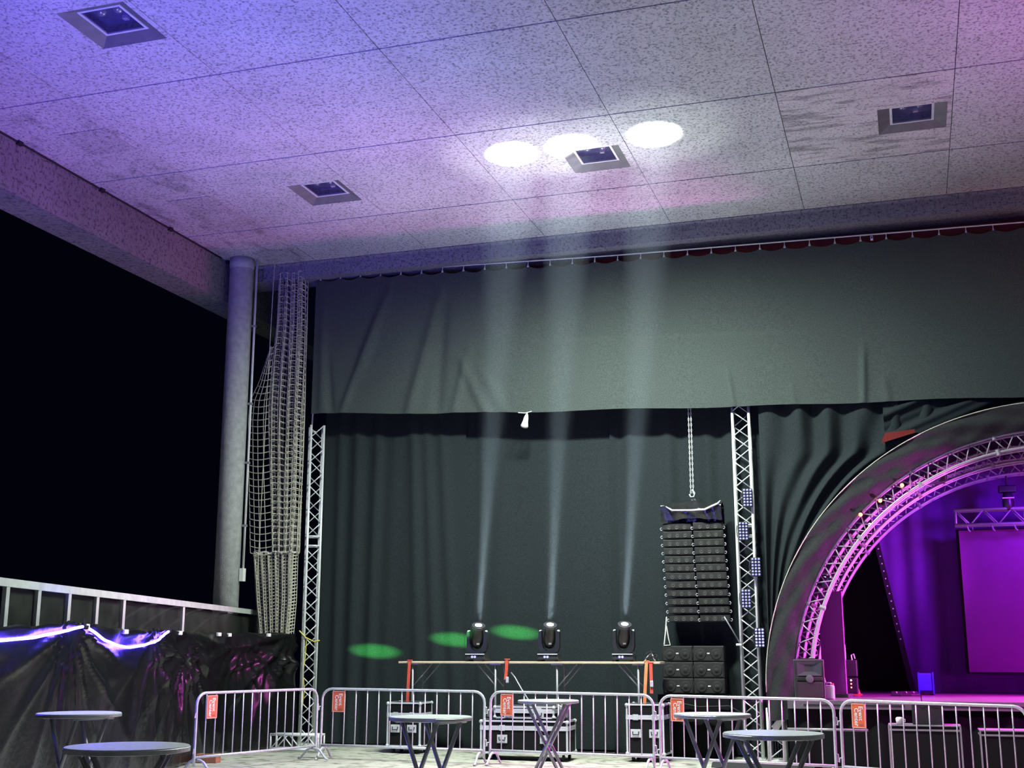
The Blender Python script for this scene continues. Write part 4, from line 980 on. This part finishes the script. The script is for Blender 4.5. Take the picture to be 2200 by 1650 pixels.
# lamps hung in the arch
def arch_lamp(label, R, a, y, s=.9, lit=False):
    p = arc_pt(R, a, y); e = empty('arch_lamp', p); tag(e, label, 'stage light', 'lamps hung from the arch trusses')
    MB().box(-.17 * s, .17 * s, -.12, .12, -.10 * s, .10 * s).build('body', 'fixture_black', e, bevel=.02)
    MB().lathe([(.075 * s, 0), (.085 * s, -.05), (.07 * s, -.06), (.01, -.065)], 16, (0, -.12, -.01), 'y').build('lens', 'dark_glass', e, smooth=True)
    MB().tube([(-.19 * s, 0, -.05), (-.2 * s, 0, .08), (0, 0, .16 * s), (.2 * s, 0, .08), (.19 * s, 0, -.05)], .014, 6).build('yoke', 'fixture_grey', e)
    for x in (-.09, .02, .12): MB().cbox((x * s, -.125, .07 * s), (.03, .01, .014)).build('indicator', 'indicator_white' if lit else 'badge', e)
    return e
def inv(px, py, y): return at(px, py, Y=y)
def lamp_at(label, px, py, y, s=1.0, lit=True):
    p = at(px, py, Y=y); e = arch_lamp(label, 1, 0, y, s, lit); e.location = p; return e
lamp_at('dark lamp hung on the lower left flank of the arch above the lit panel', 1771, 1250, 21.6, 1.0)
lamp_at('dark lamp between the two upper arch trusses', 2009, 1027, 21.9, 0.95)
lamp_at('dark lamp clamped to the second arch truss near the hanging backdrop corner', 1902, 1080, 22.0, 0.7)
for k, (px, py) in enumerate(((1938, 1043), (1891, 1076), (1849, 1106))):
    p = at(px, py, Y=20.83); e = empty('marker_lamp', p); tag(e, ['upper', 'middle', 'lower'][k] + ' of three small red glowing marker lamps on the front arch truss', 'lamp', 'red marker lamps')
    MB().lathe([(.02, 0), (.032, -.02), (.03, -.05), (.01, -.065)], 12, axis='y').build('globe', 'indicator_red', e, smooth=True); MB().cbox((0, .01, .03), (.05, .03, .05)).build('clip', 'fixture_black', e)
p = at(1869, 1128, Y=22.32); e = empty('corner_lamp', p); tag(e, 'tiny bright white lamp at the upper corner of the backdrop', 'lamp'); MB().lathe([(.01, 0), (.03, -.02), (.03, -.05), (.006, -.06)], 12, axis='y').build('globe', 'indicator_white', e, smooth=True); MB().cbox((0, .02, 0), (.07, .04, .07)).build('holder', 'fixture_black', e)

# backdrop, screen, panels
BY = 25.0
lt, lb = at(1872, 1128, Y=BY), at(1962, 1474, Y=BY)
def bdp(u, v):
    z = SZ + (5.4 - SZ) * v; xl = lb.x + (lt.x - lb.x) * (z - lb.z) / (lt.z - lb.z)
    x = xl + (6.3 - xl) * u; return (x, BY - 0.05 * math.sin(x * 7.0) * (.6 + .4 * math.sin(x * 1.7)) - .02 * math.sin(x * 17), z)
bk = empty('stage_backdrop', (2, BY, SZ)); tag(bk, 'violet-lit cloth backdrop with slanting left edge behind the stage', 'backdrop')
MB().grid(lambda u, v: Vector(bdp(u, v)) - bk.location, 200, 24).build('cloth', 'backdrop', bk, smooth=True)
n_ = 16
mb = MB(); A, B = Vector((lb.x, BY - .07, SZ)), Vector((lt.x, BY - .07, lt.z + .1)); w = Vector((.05, 0, 0))
mb.hexa([A - w, A + w, A + w + Vector((0, .02, 0)), A - w + Vector((0, .02, 0)), B - w, B + w, B + w + Vector((0, .02, 0)), B - w + Vector((0, .02, 0))]); mb.v = [tuple(Vector(v) - bk.location) for v in mb.v]; mb.build('edge_band', 'rubber', bk)
for k in range(n_): MB().lathe([(.016, 0), (.014, -.01), (.004, -.014)], 8, axis='y').build('eyelet', 'badge', bk, A.lerp(B, .3 + .7 * k / n_) - bk.location + Vector((0, -.001, 0)))
bb_ = empty('black_backing', (0, 26, SZ)); tag(bb_, 'plain black cloth closing the back of the stage left of the backdrop', 'drape')
MB().grid(lambda u, v: (-3.2 + 10 * u, 0.04 * math.sin(u * 60), -SZ + 6.2 * v), 120, 4).build('cloth', 'rubber', bb_, smooth=True)
s0, s1 = at(2066, 1140, Y=24.4), at(2083, 1444, Y=24.4)
sc = empty('stage_screen', (s1.x, 24.4, s1.z)); tag(sc, 'large flat magenta-lit screen hanging at the back of the stage', 'screen')
MB().box(0, 3.4, 0, .07, 0, s0.z - s1.z).build('panel', 'tinted_screen', sc); MB().box(-.05, 3.45, .07, .12, -.03, s0.z - s1.z + .03).build('frame', 'rubber', sc)
for k in range(4): bar('hanger', (.25 + .95 * k, .05, s0.z - s1.z), (.25 + .95 * k, .05, s0.z - s1.z + .16), .008, 'badge', sc)
# truss bar over the screen
t0, t1 = at(2050, 1096, Y=23.9), at(2050, 1128, Y=23.9)
tbm = empty('truss_bar', (t0.x, 23.9, t1.z)); tag(tbm, 'short horizontal truss bar above the stage screen', 'truss')
hh = t0.z - t1.z
for yy in (0, .27):
    for zz in (0, hh): bar('chord', (0, yy, zz), (3.4, yy, zz), .026, 'aluminium_arch', tbm)
    for k in range(14): bar('brace', (.24 * k + .02, yy, 0 if k % 2 else hh), (.24 * (k + 1) + .02, yy, hh if k % 2 else 0), .011, 'aluminium_arch', tbm, 6)
for xx in (0.02, 1.2, 2.4):
    for yy in (0, .27): bar('end_post', (xx, yy, 0), (xx, yy, hh), .016, 'aluminium_arch', tbm, 6)
for xx in (.2, .62, 1.0): MB().tube([(xx, -.02, -.03), (xx + .02, -.02, -.10), (xx + .05, -.02, -.13)], .014, 6).build('clamp', 'aluminium_arch', tbm)
hp = at(2165, 1070, Y=23.95); hm_ = empty('hanging_lamp', hp); tag(hm_, 'dark moving lamp hanging above the truss bar, tinted blue', 'stage light')
MB().box(-.15, .15, -.12, .12, .10, .22).build('base', 'fixture_black', hm_, bevel=.02); MB().lathe([(.07, -.22), (.10, -.15), (.10, .02), (.07, .10)], 16).build('head', 'fixture_black', hm_, smooth=True)
MB().tube([(0, 0, .22), (0, 0, .80)], .02, 6).build('stem', 'fixture_grey', hm_); MB().box(-.10, .10, -.125, -.115, -.02, .0).build('strip', 'badge', hm_)

pl0, pl1 = at(1756, 1271, Y=21.6), at(1808, 1271, Y=21.6)
pn = empty('lit_panel', ((pl0.x + pl1.x) / 2, 21.6, SZ), math.radians(-12)); tag(pn, 'tall narrow magenta-lit panel at the left wing of the stage', 'panel')
MB().box(-(pl1.x - pl0.x) / 2, (pl1.x - pl0.x) / 2, 0, .05, .06, pl0.z - SZ).build('board', 'tinted_screen', pn, bevel=.004)
MB().box(-.25, .25, -.12, .2, 0, .06).build('foot', 'rubber', pn)
# things lying on the stage
p = at(1783, 1484, Y=SY + .35); e = empty('canister', (p.x, SY + .35, SZ)); tag(e, 'pale plastic canister with handle on the stage edge next to the loudspeaker', 'canister')
MB().box(-.07, .07, -.09, .09, 0, .22).build('tank', 'canister', e, bevel=.02); MB().tube([(-.05, 0, .215), (-.045, 0, .255), (.02, 0, .255), (.03, 0, .215)], .014, 6).build('handle', 'canister', e); MB().lathe([(.022, .21), (.022, .245), (.004, .25)], 10, (.045, 0, 0)).build('cap', 'cone_red', e)
MB().tube([(-.06, 0, .24), (-.075, 0, .33), (-.10, 0, .36), (-.11, 0, .33)], .009, 5).build('hose', 'rope_white', e)
p = at(1838, 1472, Y=22.9); e = empty('stage_cone', (p.x, 22.9, SZ)); tag(e, 'small red cone standing at the back of the stage', 'cone')
MB().lathe([(.085, .02), (.075, .03), (.015, .25), (.004, .255)], 16).build('cone', 'cone_red', e, smooth=True); MB().box(-.10, .10, -.10, .10, 0, .02).build('base', 'cone_red', e)
p = at(1824, 1440, Y=22.6); e = empty('fog_machine', (p.x, 22.6, SZ)); tag(e, 'dark upright fog machine with small lights beside the lit panel', 'machine')
MB().box(-.14, .14, -.12, .12, .03, .30).build('cabinet', 'fixture_black', e, bevel=.015); MB().box(-.12, .14, -.1, .1, .32, .60).build('upper_box', 'fixture_black', e, bevel=.015)
MB().lathe([(.05, .60), (.055, .64), (.05, .85), (.03, .90), (.005, .91)], 14, (-.09, 0, 0)).build('bottle', 'canister', e, smooth=True)
MB().tube([(.06, 0, .60), (.05, 0, .68), (.09, 0, .70), (.11, 0, .62)], .012, 6).build('handle', 'badge', e)
for z in (.14, .20, .26): MB().lathe([(.014, 0), (.012, -.01), (.003, -.012)], 8, (.03, -.12, z), 'y').build('indicator', 'indicator_red' if z < .25 else 'indicator_white', e)
p = at(1989, 1460, Y=23.3); e = empty('stage_stool', (p.x, 23.3, SZ)); tag(e, 'blue plastic crate standing on the stage before the backdrop', 'crate')
MB().box(-.13, .13, -.10, .10, .07, .37).build('shell', 'blue_plastic', e, bevel=.015)
for x in (-.12, .12): MB().box(x - .012, x + .012, -.105, .105, .02, .385).build('side_rib', 'blue_plastic', e)
MB().box(-.12, .12, -.09, .09, 0, .02).build('foot_plate', 'rubber', e)
for k, px in enumerate((1925, 1946, 1962)):
    p = at(px, 1474, Y=22.6); e = empty('floor_pedal', (p.x, 22.6 + .05 * k, SZ), .2 * k); tag(e, ['left', 'middle', 'right'][k] + ' of three small dark pedal boxes lying on the stage floor', 'pedal', 'pedal boxes on the stage floor')
    MB().hexa([(-.09, -.07, 0), (.09, -.07, 0), (.09, .07, 0), (-.09, .07, 0), (-.085, -.065, .03), (.085, -.065, .03), (.085, .065, .08), (-.085, .065, .08)]).build('box', 'fixture_black', e, bevel=.006)
    MB().lathe([(.014, 0), (.016, .012), (.004, .018)], 8, (0, 0, .055)).build('switch', 'badge', e)

# gear cases in front of the skirt on the right
def gear(label, x0, x1, y, z1, lip=None):
    e = empty('gear_case', ((x0 + x1) / 2, y, gz(x0))); tag(e, label, 'flight case'); w = (x1 - x0) / 2; h_ = z1 - gz(x0)
    MB().box(-w, w, 0, .5, .06, h_).build('body', 'case_black', e, bevel=.006)
    MB().box(-w - .01, w + .01, -.01, .51, h_ - .07, h_ - .045).build('lid_strip', 'leg_metal', e)
    MB().box(-w - .01, w + .01, -.01, .51, h_ - .004, h_ + .012).build('top_edge', 'leg_metal', e)
    for x in (-w + .08, w - .08): MB().lathe([(.025, -.02), (.03, 0), (.025, .02)], 10, (x, .05, .03), 'x').build('wheel', 'rubber', e)
    for x in (-w, w): MB().box(x - .012, x + .012, -.012, .012, .06, h_).build('corner_edge', 'leg_metal', e)
    return e
gy = 19.35
xa, xb = at(1912, 1600, Y=gy).x, at(2066, 1600, Y=gy).x; zt2 = at(1990, 1560, Y=gy).z
gear('dark gear case with thin metal strips below the stage edge', xa, xb, gy, zt2)
xa2 = at(2108, 1600, Y=gy).x; gear('dark gear case entering at the right edge below the stage', xa2, xa2 + 1.1, gy, at(2150, 1571, Y=gy).z)
e = empty('amp_unit', (at(1993, 1550, Y=gy + .3).x, gy + .12, zt2 + .014)); tag(e, 'black amplifier unit with small marks on top of the gear case', 'amplifier')
MB().box(-.21, .21, 0, .3, 0, .30).build('chassis', 'fixture_black', e, bevel=.01)
for k, (x, z) in enumerate(((-.12, .27), (-.02, .27), (.08, .27), (-.06, .25), (.13, .25))): MB().cbox((x, -.004, z), (.05, .006, .008)).build('print_mark', 'badge_dim', e)
p = at(1933, 1557, Y=gy + .2); e = empty('white_cup', (p.x, gy + .1, zt2 + .014)); tag(e, 'round white cup on the left end of the gear case', 'cup')
MB().lathe([(.03, 0), (.042, .01), (.05, .05), (.052, .085), (.04, .10), (.01, .105)], 16).build('cup', 'sign_white', e, smooth=True); MB().tube([(.05, 0, .03), (.08, 0, .04), (.08, 0, .07), (.05, 0, .08)], .007, 5).build('ear', 'sign_white', e)

# ================================================================== CEILING LAMPS
for k, (i_, j_) in enumerate(((1, 4), (1, 6), (3, 6), (5, 6), (3, 4), (5, 4))):
    x0, x1, y0, y1 = DOWN[(i_, j_)]; cx_, cy_ = (x0 + x1) / 2, (y0 + y1) / 2
    lab = ['largest recessed ceiling lamp at the upper left corner', 'recessed ceiling lamp left of the bright light pools', 'recessed ceiling lamp touching the middle bright light pool', 'recessed ceiling lamp in the streaked panel at the right', 'recessed ceiling lamp above the frame, middle bay', 'recessed ceiling lamp above the frame, right bay'][k]
    if k > 3: continue
    e = empty('ceiling_lamp', (cx_, cy_, CEIL + .085)); tag(e, lab, 'ceiling lamp', 'recessed ceiling lamps')
    mb = MB(); a, b = .31, .275
    for (xa, xb, ya, yb) in ((-a, a, -a, -b), (-a, a, b, a), (-a, -b, -b, b), (b, a, -b, b)): mb.box(xa, xb, ya, yb, -.012, .012)
    mb.build('frame', 'shelter_frame', e)
    wx, wy = (x1 - x0) / 2 - .002, (y1 - y0) / 2 - .002; zz = -.082
    O = [(-wx, -wy, zz), (wx, -wy, zz), (wx, wy, zz), (-wx, wy, zz)]; I = [(-a, -a, 0), (a, -a, 0), (a, a, 0), (-a, a, 0)]
    for k2 in range(4):
        n2 = (k2 + 1) % 4; up = lambda p: (p[0], p[1], p[2] + .02)
        MB().hexa([O[k2], O[n2], up(O[n2]), up(O[k2]), I[k2], I[n2], up(I[n2]), up(I[k2])]).build('reveal', 'reveal_grey', e)
    MB().box(-a, a, -a, a, .13, .14).build('tray', 'fixture_blue', e)
    for x in (-.12, .12):
        MB().lathe([(.075, .13), (.07, .09), (.05, .05), (.02, .035)], 16, (x, -.08, 0)).build('lamp_bulb', 'lamp_inner', e, smooth=True)
    MB().cbox((.06, .17, .11), (.07, .06, .04)).build('ballast', 'sign_white', e)
    MB().box(-b, b, -b, b, .0, .004).build('glass', 'lamp_glass', e)
